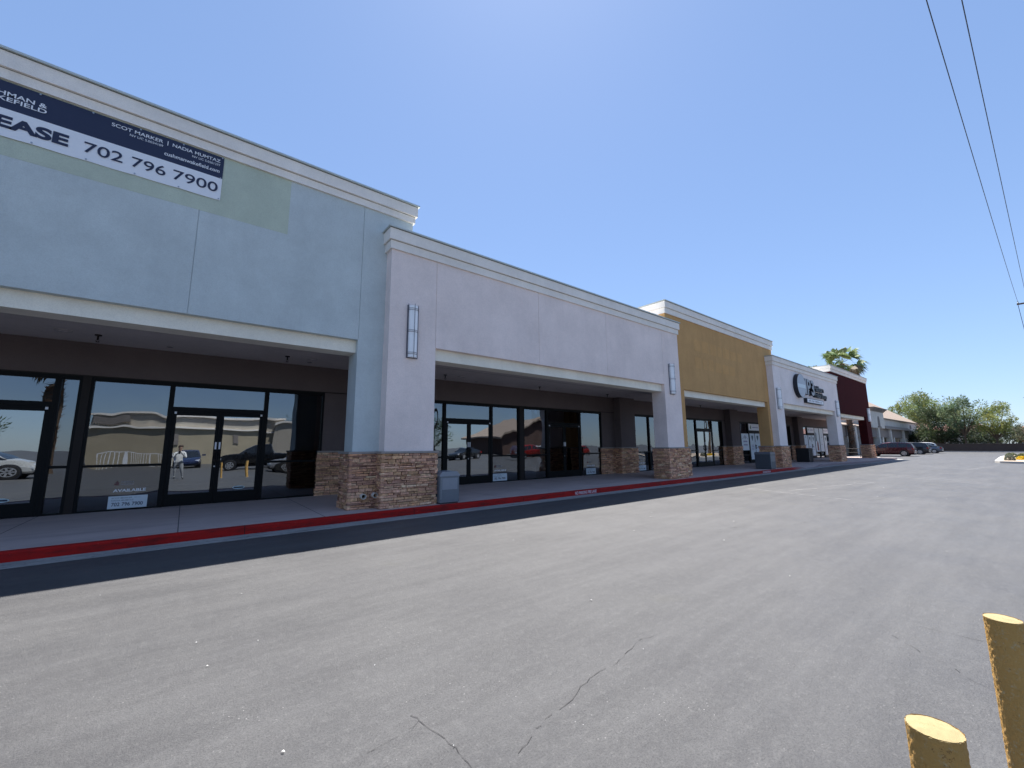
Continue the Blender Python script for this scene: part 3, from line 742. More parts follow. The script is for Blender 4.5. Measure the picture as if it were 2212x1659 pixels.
# ------------------------------------------------------------------ signs in the windows
def avail(label, x0, x1, first=False):
    t = thing('window_sign', label, 'sign', 'available signs stuck in the shop windows', (x0, G, .19)); y = G - .004
    s = (x1 - x0) / .70
    adopt(t, MB().box(x0, x1, y - .002, y, .19, .48).build('panel', FILM))
    def X(f): return x0 + (x1 - x0) * f
    text('AVAILABLE', GREYL2, t, X(.09), X(.93), .575, .645, y, .03, .001)
    text('CUSHMAN &', GREYL, t, X(.26), X(.60), .79, .825, y, .01, .001)
    text('WAKEFIELD', GREYL, t, X(.26), X(.60), .735, .77, y, .01, .001)
    e = MB()
    for k, h in enumerate((.04, .08, .10, .07)): e.box(X(.10 + .03 * k), X(.12 + .03 * k), y - .001, y, .735, .735 + h)
    adopt(t, e.build('emblem', plain('dull_red', (0.16, 0.04, 0.05), .6)))
    text('SCOT MARKER', plain('slate_letter', (0.10, 0.16, 0.22), .5), t, X(.08), X(.60), .418, .448, y - .003, .005, .001)
    text('NADIA MUMTAZ', MATS['slate_letter'], t, X(.08), X(.64), .363, .393, y - .003, .005, .001)
    text('NV LIC', MATS['slate_letter'], t, X(.66), X(.82), .425, .443, y - .003, 0, .001)
    text('702 796 7900', NAVY, t, X(.09), X(.89), .245, .33, y - .003, .012, .001)
    return t
GREYL2 = plain('pale_letter', (0.85, 0.86, 0.88), 0.5)
avail('available sign with blue phone panel in the middle pane of the blue unit', -1.32, -.62)
avail('available sign with phone panel beside the first doors of the lavender unit', 9.90, 10.62)
avail('available sign with phone panel at the far dark pane of the lavender unit', 15.55, 16.25)
avail('available sign with phone panel in the window behind the far lavender pillar', 19.85, 20.6)
def oval(label, x, z):
    m = MB(); n = 24
    m.prism([(x + .14 * math.cos(2 * PI * k / n), z + .045 * math.sin(2 * PI * k / n)) for k in range(n)], 'y', G - .036, G - .033)
    t = thing('window_sticker', label, 'sticker', 'oval stickers low on the glass doors', (x, G - .036, z))
    adopt(t, m.build('oval', plain('sticker_pale', (0.45, 0.62, 0.66), .5)))
    adopt(t, MB().box(x - .11, x + .11, G - .0375, G - .036, z - .018, z + .018).build('band', NAVY))
oval('small oval sticker low on the middle glass door of the blue unit', 1.25, .53)
oval('small oval sticker low on the glass door at the left edge', -2.98, .53)

# posters on the clinic windows
def poster(name, label, x0, x1, z0, z1, marks, mat=FILM, y=G - .06):
    t = thing(name, label, 'poster', 'white posters and films on the clinic windows', (x0, y, z0))
    adopt(t, MB().box(x0, x1, y - .004, y, z0, z1).build('film', mat))
    for (nm, m, pts) in marks: adopt(t, MB().prism(pts, 'y', y - .006, y - .004).build(nm, m))
    return t
TEAL = plain('teal_print', (0.06, 0.13, 0.16), .5); LILAC = plain('lilac_print', (0.30, 0.30, 0.42), .5)
def shield(x, z, s): return [(x - s, z + s), (x + s, z + s), (x + s, z), (x, z - s * 1.5), (x - s, z)]
def bars(x0, x1, zs, h=.05): return [('print_bar', LILAC, [(x0, z), (x1, z), (x1, z + h), (x0, z + h)]) for z in zs]
poster('window_poster', 'house shaped picture poster left of the clinic doors behind the ochre pillar', 33.2, 34.48, 1.14, 2.42,
       [('house_print', LILAC, [(33.35, 2.0), (33.84, 2.33), (34.33, 2.0), (34.26, 1.98), (33.84, 2.27), (33.42, 1.98)]), ('shield_print', TEAL, shield(33.85, 2.1, .09))] + bars(33.5, 34.2, (1.75, 1.5), .12))
poster('door_film', 'white film with a shield on the left clinic door leaf behind the ochre pillar', 34.72, 35.62, .42, 2.44, [('shield_print', TEAL, shield(35.17, 2.1, .17))] + bars(34.9, 35.4, (1.5, 1.38, 1.26, 1.14)))
poster('door_film', 'white film with a shield on the right clinic door leaf behind the ochre pillar', 35.72, 36.62, .42, 2.44, [('shield_print', TEAL, shield(36.17, 2.1, .17))] + bars(35.95, 36.4, (1.3,)))
poster('transom_sign', 'white transom sign with a green drop logo over the clinic doors', 34.66, 36.68, 2.68, 3.20,
       [('logo_print', plain('green_print', (0.02, .13, .05), .5), [(34.95, 2.80), (35.10, 2.80), (35.14, 2.9), (35.02, 3.12), (34.9, 2.9)])] + bars(35.35, 36.45, (2.88,), .07), WHITEP)
for k, (x0, x1, z0, z1, nm, lab) in enumerate((
        (47.02, 48.24, .8, 2.45, 'window_poster', 'pale poster left of the doors under the round logo sign'),
        (48.4, 49.3, .42, 2.44, 'door_film', 'white film with a shield on the left door leaf under the round logo sign'),
        (49.4, 50.3, .42, 2.44, 'door_film', 'white film with a shield on the right door leaf under the round logo sign'),
        (50.5, 51.8, .8, 3.18, 'window_poster', 'tall photo poster with a reddish figure right of the doors'),
        (52.0, 53.2, .8, 3.18, 'window_poster', 'tall pale poster between the photo poster and the last doors'),
        (53.4, 54.25, .42, 2.44, 'door_film', 'white film with a shield on the last pair of doors'),
        (48.38, 50.32, 2.68, 3.2, 'transom_sign', 'white transom sign over the doors under the round logo sign'),
        (53.38, 55.15, 2.68, 3.2, 'transom_sign', 'white transom sign over the last doors before the maroon pillar'))):
    mk = []
    if nm == 'door_film': mk = [('shield_print', TEAL, shield((x0 + x1) / 2, 2.1, .16))] + bars(x0 + .2, x1 - .25, (1.3, 1.15, 1.0))
    elif nm == 'transom_sign': mk = [('logo_print', TEAL, shield(x0 + .3, 2.97, .1))] + bars(x0 + .6, x1 - .3, (2.9, 3.02), .05)
    elif 'reddish' in lab: mk = [('figure_print', plain('red_print', (0.20, .05, .04), .6), [(50.9, .9), (51.4, .9), (51.35, 1.7), (51.15, 1.95), (50.95, 1.6)]), ('figure_print', TEAL, [(50.6, 1.8), (50.95, 1.9), (51.0, 2.6), (50.75, 2.8), (50.6, 2.4)])]
    else: mk = [('shield_print', TEAL, shield((x0 + x1) / 2, 2.25, .06))] + bars(x0 + .3, x1 - .4, (1.5,))
    poster(nm, lab, x0, x1, z0, z1, mk, WHITEP if nm == 'transom_sign' else FILM)

# ------------------------------------------------------------------ channel letter sign on the pale grey unit
sg = thing('wall_sign', 'dark channel letter clinic sign with a round grey disc on the pale grey wall', 'sign', loc=(34, Bq, 4.5))
n = 40; cxs, czs, rs = 33.32, 5.62, .84
d = MB().prism([(cxs + rs * math.cos(2 * PI * k / n), czs + rs * math.sin(2 * PI * k / n)) for k in range(n)], 'y', Bq - .26, Bq)
do = adopt(sg, d.build('disc_can', BLACK))
d = MB().prism([(cxs + .97 * rs * math.cos(2 * PI * k / n), czs + .97 * rs * math.sin(2 * PI * k / n)) for k in range(n)], 'y', Bq - .268, Bq - .26)
adopt2(do, d.build('disc_face', plain('disc_grey', (0.36, 0.39, 0.44), .4)))
d = MB().box(cxs - rs * .93, cxs + rs * .93, Bq - .274, Bq - .268, 5.46, 5.72)
adopt2(do, d.build('disc_band', plain('disc_pale', (0.55, 0.64, 0.68), .4)))
for body, a, b in (('I', 34.22, 34.5), ('P', 34.66, 35.4), ('3', 35.5, 36.15)):
    text(body, BLACK, sg, a, b, 5.08, 6.22, Bq, .03, .22, 'letter_can'); text(body, plain('letter_face', (0.24, 0.25, 0.28), .4), sg, a, b, 5.08, 6.22, Bq - .222, .02, .005, 'letter_face')
text('Healthcare', BLACK, sg, 36.3, 38.75, 5.50, 5.93, Bq, .03, .14)
text('Medical Group', BLACK, sg, 36.4, 39.35, 4.92, 5.42, Bq, .03, .14)
cb = adopt(sg, MB().box(34.35, 38.1, Bq - .2, Bq, 4.50, 4.83).build('cabinet', BLACK))
adopt2(cb, MB().box(34.42, 38.03, Bq - .206, Bq - .2, 4.54, 4.79).build('cabinet_face', WHITEP))
sm = MB(); rr = random.Random(9); x = 34.7
while x < 37.7:
    w = rr.uniform(.06, .16); sm.box(x, x + w, Bq - .209, Bq - .206, 4.60, 4.60 + rr.uniform(.09, .14)); x += w + rr.choice((.03, .03, .12))
adopt2(cb, sm.build('faint_lettering', GREYL))

# ------------------------------------------------------------------ bins
def bin_(label, x, y, rz, w, d, h, mat, topmat):
    t = thing('litter_bin', label, 'bin', 'square litter bins along the pavement', (x, y, .15), rz)
    b = MB(); c = .02
    b.prism([(-w/2 + c, -d/2), (w/2 - c, -d/2), (w/2, -d/2 + c), (w/2, d/2 - c), (w/2 - c, d/2), (-w/2 + c, d/2), (-w/2, d/2 - c), (-w/2, -d/2 + c)], 'z', .03, h * .86)
    b.build('body', mat, t)
    b = MB(); b.box(-w/2 + .03, w/2 - .03, -d/2 + .03, d/2 - .03, 0, .03); b.build('plinth', BLACK, t)
    b = MB(); b.box(-w/2 - .012, w/2 + .012, -d/2 - .012, d/2 + .012, h * .86, h * .90); b.prism([(-w/2, h*.9), (w/2, h*.9), (w/2 - .06, h), (-w/2 + .06, h)], 'y', -d/2, d/2)
    l = b.build('lid', topmat, t)
    MB().box(-w/2 + .06, w/2 - .06, -d/2 - .006, -d/2 + .0, h * .44, h * .80).build('door_panel', topmat, t)
    MB().tube([(-w/2 + .03, -d/2 - .004, h * .15), (-w/2 + .03, -d/2 - .004, h * .8)], .006, 6).build('hinge', STEEL, t)
    return t
bin_('silver metal litter bin beside the stone base of the lavender pillar', 5.47, 9.78, math.radians(-3), .56, .60, .80, plain('bin_grey', (0.15, 0.175, 0.205), .4, .2), plain('bin_silver', (0.24, 0.27, 0.32), .35, .3))
bin_('slate grey litter bin before the stone base ending the ochre unit', 27.1, 9.95, math.radians(0), .75, .85, .98, plain('bin_slate', (0.075, 0.085, 0.10), .5), plain('bin_slate_lid', (0.13, .14, .16), .45))
bin_('black litter bin under the arcade of the pale grey unit', 39.3, 11.5, 0, .9, .9, 1.1, plain('bin_black', (0.012, 0.012, 0.014), .5), plain('bin_black_lid', (0.02, .02, .022), .45))

# handrail in the open end of the arcade
hr = thing('handrail', 'black metal handrail in the open end of the arcade by the maroon pillar', 'railing', loc=(55, 11.8, .15))
adopt(hr, MB().tube([(55.45, 11.25, 1.06), (55.45, 13.2, 1.06)], .03, 8).build('top_rail', BUBBLE))
adopt(hr, MB().tube([(55.45, 11.25, .66), (55.45, 13.2, .66)], .022, 8).build('mid_rail', BUBBLE))
for y in (11.25, 13.2): adopt(hr, MB().tube([(55.45, y, .12), (55.45, y, 1.07)], .03, 8).build('post', BUBBLE))
# steps and pale apron beyond the row
apr = MB(); apr.box(55.6, 61, 10.6, 18, .0, .05); struct(apr.build('concrete_apron', plain('pale_concrete', (0.52, .49, .46), .9, 0, .12, 2)))
hyd = thing('fire_hydrant', 'small red hydrant behind the maroon pillar base', 'hydrant', loc=(57.0, 11.1, .05))
adopt(hyd, MB().tube([(57, 11.1, .05), (57, 11.1, .1), (57, 11.1, .101), (57, 11.1, .55), (57, 11.1, .62), (57, 11.1, .70)], [.16, .16, .11, .11, .13, .03], 12).build('barrel', plain('red_enamel', (0.45, .04, .03), .4)))
adopt(hyd, MB().tube([(56.8, 11.1, .42), (57.2, 11.1, .42)], .05, 10).build('nozzle', MATS['red_enamel']))

# ------------------------------------------------------------------ bollards
def bollard_mat():
    m, t, b = newmat('bollard_yellow'); P = geo(t); f = nnoise(t, P, 5, 5, .7); g_ = nnoise(t, P, 45, 6, .8); v = nnoise(t, P, 130, 3, .7)
    c = mixc(t, f, (0.56, 0.32, 0.095), (0.68, 0.42, 0.15)); c = mixc(t, ramp(t, g_, [(0.55, (0, 0, 0)), (0.70, (1, 1, 1))]), c, (0.62, 0.53, 0.33))
    c = mixc(t, mathn(t, 'MULTIPLY', ramp(t, nnoise(t, P, 20, 5, .8), [(0.62, (0, 0, 0)), (0.66, (1, 1, 1))]), .7), c, (0.20, 0.09, 0.04))
    lk(t, c, b.inputs['Base Color']); b.inputs['Roughness'].default_value = .8; b.inputs['Specular IOR Level'].default_value = .15
    bump(t, b, mathn(t, 'ADD', g_, mathn(t, 'MULTIPLY', v, .5)), 1.0, .012); return m
BOL = bollard_mat()
def bollard(x, y, label, seed, tilt):
    t = thing('bollard', label, 'bollard', 'yellow steel bollards in the right foreground', (x, y, 0), 0)
    t.rotation_euler = tilt
    m = MB(); n = 110; r = .056; rings = []
    zs = [i * .86 / 150 for i in range(151)]
    for z in zs:
        i = len(m.v); rings.append(i)
        for k in range(n):
            a = 2 * PI * k / n; p = Vector((math.cos(a) * 9, math.sin(a) * 9, z * 60 + seed))
            rr_ = r + .0022 * noise.noise(p) + .0016 * noise.noise(p * 2.3)
            m.v.append((rr_ * math.cos(a), rr_ * math.sin(a), z))
    for a, b in zip(rings, rings[1:]):
        for k in range(n): m.f.append((a + k, a + (k + 1) % n, b + (k + 1) % n, b + k)); m.c.append(None); m.m.append(0)
    m.build('post', BOL, t, smooth=True)
    c = MB(); prev = None
    for j in range(9):
        q = r * (1.012 - j / 8) if j else r * 1.012; z = .858 + .006 * math.sin(PI / 2 * j / 8); i = len(c.v)
        for k in range(n):
            a = 2 * PI * k / n; h = .0022 * noise.noise(Vector((q * math.cos(a) * 45, q * math.sin(a) * 45, seed)))
            c.v.append((max(q, .0005) * math.cos(a), max(q, .0005) * math.sin(a), z + h))
        if prev is not None:
            for k in range(n): c.f.append((prev + k, prev + (k + 1) % n, i + (k + 1) % n, i + k)); c.c.append(None); c.m.append(0)
        prev = i
    c.build('concrete_cap', plain('cap_yellow', (0.36, 0.285, 0.14), .8, 0, .25, 60, .5), t, smooth=True)
    MB().tube([(0, 0, 0), (0, 0, .012)], .085, 24).build('collar', CONC, t)
    return t
bollard(1.608, .25, 'shorter looking yellow bollard cut off by the bottom edge, nearer the camera', 3.1, (0, 0, 0))
bollard(2.79, .167, 'taller looking yellow bollard at the right edge of the photo', 8.4, (0, 0, 0))

# ================================================================== beyond the row
# ------------------------------------------------------------------ cars
def car(label, kind, col, x, y, rz, group='cars in the parking lot', metal=0.3):
    """body lofted from stations along its length; local +X is the nose"""
    t = thing('parked_car', label, 'car', group, (x, y, 0), rz)
    if kind == 'suv':   # (x, z bottom, z belt, z roof, half width, cabin?)
        L = [(-2.35, .50, .86, .90, .74), (-2.28, .34, .98, 1.16, .86), (-2.1, .30, 1.02, 1.52, .91), (-1.75, .28, 1.04, 1.64, .94), (-.9, .26, 1.04, 1.69, .95), (0, .26, 1.02, 1.69, .95), (.55, .26, 1.00, 1.60, .95), (1.0, .26, .99, 1.32, .94), (1.35, .27, .98, 1.04, .93), (1.9, .28, .90, .95, .92), (2.2, .30, .78, .84, .86), (2.34, .42, .66, .70, .74)]
        cab = (2, 8)
    elif kind == 'pickup':
        L = [(-2.9, .55, 1.02, 1.05, .88), (-2.85, .45, 1.08, 1.10, .92), (-1.4, .40, 1.10, 1.12, .95), (-1.2, .38, 1.12, 1.30, .96), (-.95, .36, 1.12, 1.80, .96), (.3, .36, 1.10, 1.84, .96), (.9, .36, 1.10, 1.50, .96), (1.3, .36, 1.08, 1.14, .95), (2.2, .38, 1.02, 1.08, .94), (2.6, .42, .88, .92, .90), (2.75, .5, .76, .80, .80)]
        cab = (3, 7)
    else:
        L = [(-2.3, .46, .80, .84, .72), (-2.2, .30, .92, .98, .84), (-1.75, .26, .95, 1.04, .89), (-1.35, .24, .94, 1.20, .90), (-.8, .22, .93, 1.40, .90), (-.1, .22, .92, 1.45, .90), (.45, .22, .90, 1.34, .90), (.95, .23, .88, 1.04, .89), (1.25, .24, .84, .88, .88), (1.85, .26, .76, .80, .86), (2.2, .30, .64, .68, .78), (2.32, .40, .56, .58, .66)]
        cab = (2, 8)
    def ring(s):
        X, zb, zl, zr, w = s; ins = min(1, max(0, (zr - zl) / .5)); wr = w * (1 - .22 * ins)
        h = [(0, zb), (w * .85, zb), (w * .97, zb + .10), (w, zb + (zl - zb) * .55), (w * .97, zl), (wr * .985 if ins > .05 else w * .9, zr - .05 * ins), (wr * .86, zr), (0, zr + .015)]
        pts = h + [(-a, b) for a, b in h[-2:0:-1]]
        return [(X, a, b) for a, b in pts]
    R = [ring(s) for s in L]; n = len(R[0])
    body = MB(); sg_ = MB(); wg = MB()
    for i in range(len(R) - 1):
        for k in range(n):
            q = [R[i][k], R[i + 1][k], R[i + 1][(k + 1) % n], R[i][(k + 1) % n]]
            side = k in (4, 9)
            cabin = cab[0] <= i < cab[1]
            top = k in (5, 6, 7, 8)
            steep = abs(L[i + 1][3] - L[i][3]) / max(.01, L[i + 1][0] - L[i][0]) > .28
            if cabin and side:
                c0 = [sum(p[j] for p in q) / 4 for j in range(3)]
                inner = [tuple(c0[j] + (p[j] - c0[j]) * (.90 if j == 0 else .80) for j in range(3)) for p in q]
                o_ = .006 if k == 4 else -.006
                sg_.face([(a, b + o_, c) for a, b, c in inner])
            if cabin and top and steep:
                c0 = [sum(p[j] for p in q) / 4 for j in range(3)]
                wg.face([(p[0], p[1] * .97, p[2] + .006) for p in q])
            body.face(q)
    body.face(R[0][::-1]); body.face(R[-1])
    pm = paint('car_paint_%d_%d_%d' % tuple(int(c * 999) for c in col), col, metal)
    bo = body.build('body', pm, t)
    bmm = bmesh.new(); bmm.from_mesh(bo.data); bmesh.ops.remove_doubles(bmm, verts=bmm.verts, dist=.0005); bmm.to_mesh(bo.data); bmm.free()
    for p in bo.data.polygons: p.use_smooth = True
    md = bo.modifiers.new('auto', 'EDGE_SPLIT'); md.split_angle = math.radians(38)
    so_ = sg_.build('side_windows', CARGLASS_D, t); wg.build('windscreens', CARGLASS_D, t)
    wr_ = .36 if kind != 'sedan' else .32
    ax = (1.42, -1.42) if kind != 'pickup' else (1.75, -1.75)
    hw = L[5][4]
    for X in ax:
        for sy in (1, -1):
            arch = MB().tube([(X, sy * (hw - .28), wr_), (X, sy * (hw + .003), wr_)], wr_ + .055, 22); arch.build('wheel_arch', BLACK, t)
            w = MB().tube([(X, sy * (hw - .22), wr_), (X, sy * (hw - .2), wr_), (X, sy * (hw + .0), wr_), (X, sy * (hw + .02), wr_)], [wr_ * .93, wr_, wr_, wr_ * .92], 22).build('wheel', TYRE, t, smooth=False)
            rm = MB(); rm.tube([(X, sy * (hw + .018), wr_), (X, sy * (hw + .026), wr_)], wr_ * .62, 18)
            r2 = rm.build('rim_back', TYRE, t); r2.name = 'wheel_well'; r2.parent = w
            sp = MB()
            for k in range(7):
                a = 2 * PI * k / 7; ca, sa = math.cos(a), math.sin(a); q = .035
                y_ = sy * (hw + .032)
                sp.face([(X + ca * .03 - sa * q, y_, wr_ + sa * .03 + ca * q), (X + ca * .03 + sa * q, y_, wr_ + sa * .03 - ca * q), (X + ca * wr_ * .6 + sa * q * .8, y_, wr_ + sa * wr_ * .6 - ca * q * .8), (X + ca * wr_ * .6 - sa * q * .8, y_, wr_ + sa * wr_ * .6 + ca * q * .8)])
            for k in range(20):
                a, b = 2 * PI * k / 20, 2 * PI * (k + 1) / 20; y_ = sy * (hw + .031)
                sp.face([(X + math.cos(a) * wr_ * .56, y_, wr_ + math.sin(a) * wr_ * .56), (X + math.cos(b) * wr_ * .56, y_, wr_ + math.sin(b) * wr_ * .56), (X + math.cos(b) * wr_ * .66, y_, wr_ + math.sin(b) * wr_ * .66), (X + math.cos(a) * wr_ * .66, y_, wr_ + math.sin(a) * wr_ * .66)])
            sp.build('rim', ALLOY, t).parent = w
    xf, xr = L[-1][0], L[0][0]
    for sy in (1, -1):
        MB().prism([(xf - .34, L[-2][1] + .30), (xf - .06, L[-2][1] + .24), (xf - .06, L[-2][1] + .36), (xf - .40, L[-2][1] + .46)], 'y', sy * (L[-2][4] - .28), sy * (L[-2][4] + .012)).build('headlight', HEADL, t)
        z0 = L[1][2] - .22
        MB().prism([(xr + .02, z0), (xr + .30, z0 + .03), (xr + .22, z0 + .24), (xr + .06, z0 + .24)], 'y', sy * (L[1][4] - .26), sy * (L[1][4] + .022)).build('tail_light', TAILL, t)
        m = MB(); m.prism([(.80, L[5][2] + .02), (.98, L[5][2] + .03), (.96, L[5][2] + .15), (.82, L[5][2] + .15)], 'y', sy * (hw + .02), sy * (hw + .17)); m.build('mirror', pm, t)
        MB().box(.05, .27, sy * hw - .004 * sy, sy * (hw + .02), L[5][2] - .13, L[5][2] - .10).build('door_handle', pm, t)
        MB().box(-.62, -.40, sy * hw - .004 * sy, sy * (hw + .02), L[5][2] - .13, L[5][2] - .10).build('door_handle', pm, t)
    MB().box(xr - .015, xr + .05, -.26, .26, .62, .76).build('number_plate', WHITEP, t)
    MB().box(xr + .01, xf - .03, -.62, .62, .20, .34).build('underbody', BLACK, t)
    return t
TYRE = plain('tyre_rubber', (0.014, 0.014, 0.015), .8); ALLOY = plain('alloy', (0.62, 0.63, 0.66), .3, .7)
CARGLASS_D = paint('dark_car_glass', (0.012, 0.014, 0.016)); HEADL = plain('headlight_glass', (0.6, 0.62, 0.66), .15); TAILL = plain('tail_light_red', (0.30, 0.012, 0.012), .25)
R90 = math.radians(90)
car('dark red sport utility car, nearest of the four beyond the maroon pillar', 'suv', (0.075, 0.003, 0.009), 69.4, 11.15, R90, 'cars parked beyond the row')
car('black sport utility car just behind the dark red one', 'suv', (0.008, 0.009, 0.012), 81.2, 11.2, R90, 'cars parked beyond the row')
car('bluish grey car at the right end of the parked row', 'sedan', (0.10, 0.12, 0.16), 91.0, 10.8, R90, 'cars parked beyond the row')
car('white car whose roof shows behind the bluish grey car', 'suv', (0.70, 0.70, 0.70), 96.0, 11.9, R90, 'cars parked beyond the row')
car('white car tucked between the black car and the grey car', 'sedan', (0.70, 0.70, 0.70), 86.0, 11.6, R90, 'cars parked beyond the row')

# ------------------------------------------------------------------ far shop row
fb = thing('far_shop_row', 'cream and grey stucco shop row with tiled roofs and arched niches beyond the cars', 'building', loc=(100, 18, 0))
YF = 16.0
xp = [62, 69.5, 77, 92, 101.5, 114, 126, 134.5]
adopt(fb, MB().box(58, 134.5, YF + 3, 40, 0, 4.4).build('shop_wall', CREAM))
fa = MB()
for a, b in zip([58] + xp, xp):
    fa.box(a + .5, b - .5, YF, YF + .4, 2.6, 4.15); fa.box(a + .7, b - .7, YF - .02, YF, 3.25, 3.29)
adopt(fb, fa.build('fascia', TAUPE2))
adopt(fb, MB().box(58, 134.5, YF + .4, YF + 3, 4.0, 4.15).build('arcade_soffit', TAUPE2))
for x in xp: 
    c = MB().box(x - .5, x + .5, YF - .25, YF + .5, 0, 4.3); adopt(fb, c.build('pilaster', CREAM))
    adopt(fb, MB().box(x + 3.4 if x < 125 else x - 3, x + 4.3 if x < 125 else x - 2.3, YF, YF + .5, 0, 2.6).build('column', CREAM))
for x in [60, 66, 73, 84, 88, 97, 108, 118, 122, 130]:
    w = MB().box(x, x + 2.2, YF + 2.93, YF + 2.99, .1, 2.3); o = adopt(fb, w.build('shop_window', FRAME))
    adopt2(o, MB().box(x + .1, x + 2.1, YF + 2.9, YF + 2.93, .3, 2.2).build('pane', GLASS))
def tower(x0, x1, z, deep=7):
    t = adopt(fb, MB().box(x0, x1, YF - .3, YF + deep, 4.15, z).build('tower', CREAM))
    k = MB()
    for j, (p, a, b) in enumerate(((.12, 0, .18), (.28, .18, .34), (.46, .34, .52), (.6, .52, .60))): k.box(x0 - p, x1 + p, YF - .3 - p, YF + deep + p, z + a, z + b)
    adopt2(t, k.build('cornice', TAUPE2))
    cx_ = (x0 + x1) / 2 + .3; pts = [(cx_ - .8, 4.4), (cx_ + .8, 4.4), (cx_ + .8, 5.4)] + [(cx_ + .8 * math.cos(PI * k / 12), 5.4 + .8 * math.sin(PI * k / 12)) for k in range(1, 12)] + [(cx_ - .8, 5.4)]
    adopt2(t, MB().prism(pts, 'y', YF - .32, YF - .3).build('arched_niche', TAUPE2))
    adopt2(t, MB().box(cx_ - 1.15, cx_ + 1.15, YF - .42, YF - .3, 4.25, 4.42).build('niche_ledge', TAUPE2))
tower(87.5, 96.5, 6.9)
adopt(fb, MB().box(96.5, 134.3, YF + .2, 34, 4.15, 5.95).build('upper_wall', CREAM))
cx_ = 125.5; pts = [(cx_ - 1, 4.6), (cx_ + 1, 4.6), (cx_ + 1, 5.0)] + [(cx_ + 1 * math.cos(PI * k / 12), 5.0 + .5 * math.sin(PI * k / 12)) for k in range(1, 12)] + [(cx_ - 1, 5.0)]
adopt(fb, MB().prism(pts, 'y', YF + .16, YF + .2).build('arched_niche', TAUPE2))
def hip(x0, x1, y0, y1, z0, z1, mat, parent, nm='tiled_roof', ov=.5):
    m = MB(); w = (y1 - y0) / 2; a, b = x0 - ov, x1 + ov; c, d = y0 - ov, y1 + ov; h = min(w, (x1 - x0) / 2) * .95; yc = (y0 + y1) / 2
    P = [(a, c, z0), (b, c, z0), (b, d, z0), (a, d, z0), (a + h, yc, z1), (b - h, yc, z1)]
    for f in ((0, 1, 5, 4), (1, 2, 5), (2, 3, 4, 5), (3, 0, 4)): m.face([P[i] for i in f])
    m.face([(a, c, z0 - .15), (b, c, z0 - .15), (b, d, z0 - .15), (a, d, z0 - .15)])
    for p, q in ((0, 1), (1, 2), (2, 3), (3, 0)): m.face([P[p], P[q], (P[q][0], P[q][1], z0 - .15), (P[p][0], P[p][1], z0 - .15)])
    return adopt(parent, m.build(nm, mat))
hip(97.5, 134.3, YF + .4, 33, 6.1, 12.6, TILE, fb)
def lean(x0, x1, y0, y1, z0, z1):
    m = MB(); m.prism([(y0, z0), (y1, z1), (y1, z1 - .1), (y0, z0 - .12)], 'x', x0, x1); adopt(fb, m.build('tiled_canopy', TILE))
lean(58, 87.4, YF - .35, YF + 3.2, 4.2, 5.1); lean(96.6, 122, YF - .45, YF + .19, 4.2, 4.75)
adopt(fb, MB().box(58, 87.4, YF + 3.2, 30, 4.4, 6.2).build('upper_wall', CREAM))

# ------------------------------------------------------------------ trees
def tone_of(base, r, k=.35):
    v = 1 + r.uniform(-k, k); h = r.uniform(-.12, .12)
    return (base[0] * v * (1 + h), base[1] * v, base[2] * v * (1 - h))
def tree(name, label, x, y, z0, h, rx, ry, seed, leaf=.30, count=5200, base=(0.075, 0.105, 0.04), low=.35, group='trees beyond the parking lot', feather=True, bright=None, trunkr=.2):
    r = random.Random(seed); t = thing(name, label, 'tree', group, (x, y, z0))
    clumps = []; cz = h * (low + 1) / 2; rz_ = h * (1 - low) / 2
    tk = MB(); 
    fork = h * low * .8
    tk.tube([(0, 0, 0), (.1, .05, fork * .5), (0, .1, fork)], [trunkr, trunkr * .8, trunkr * .7], 8)
    nb = 26
    for i in range(nb):
        a = r.uniform(0, 2 * PI); e = r.uniform(-.85, 1.0); q = math.sqrt(max(0, 1 - e * e)) * r.uniform(.55, 1)
        c = Vector((rx * q * math.cos(a), ry * q * math.sin(a), cz + rz_ * e * r.uniform(.75, 1)))
        clumps.append((c, r.uniform(.22, .40) * min(rx, ry), tone_of(base, r, .22)))
        if i % 2 == 0: tk.tube([(0, .1, fork), tuple(c * .45 + Vector((0, 0, fork * .5))), tuple(c)], [trunkr * .5, trunkr * .28, .03], 5)
    for i in range(8): clumps.append((Vector((r.uniform(-.5, .5) * rx, r.uniform(-.5, .5) * ry, cz + rz_ * r.uniform(-.5, .6))), .38 * min(rx, ry), tone_of(base, r, .2)))
    m = MB()
    for i in range(count):
        c, R_, tn = r.choice(clumps); d = Vector((r.gauss(0, 1), r.gauss(0, 1), r.gauss(0, .8))); d.normalize(); rr_ = R_ * r.uniform(.25, 1.0) ** .5 * (1.0 if r.random() < .88 else r.uniform(1.1, 1.5))
        p = c + d * rr_
        ax = Vector((d.x, d.y, d.z * .5 + .35 + r.uniform(-.4, .4))) if feather else Vector((r.gauss(0, 1), r.gauss(0, 1), r.gauss(0, 1)))
        ax.normalize(); sdv = ax.cross(Vector((r.gauss(0, 1), r.gauss(0, 1), r.gauss(0, 1)))); sdv.normalize()
        L_ = leaf * r.uniform(.6, 1.5); w = L_ * r.uniform(.22, .4)
        m.face([tuple(p - ax * L_ / 2), tuple(p + sdv * w / 2), tuple(p + ax * L_ / 2), tuple(p - sdv * w / 2)], tone_of(tn, r, .25))
    tk.build('trunk', BARK, t); m.build('crown', LEAF, t)
    return t
tree('mesquite_tree', 'largest spreading tree, standing at the right end of the tiled shop row', 139, 15.6, 0, 13.4, 6.0, 5.6, 1, .42, 12000, (0.21, 0.25, 0.09), .36, trunkr=.3)
tree('mesquite_tree', 'tall feathery tree right of the largest spreading tree', 112, 7.3, 0, 9.9, 3.0, 2.9, 2, .34, 6000, (0.18, 0.23, 0.12), .36)
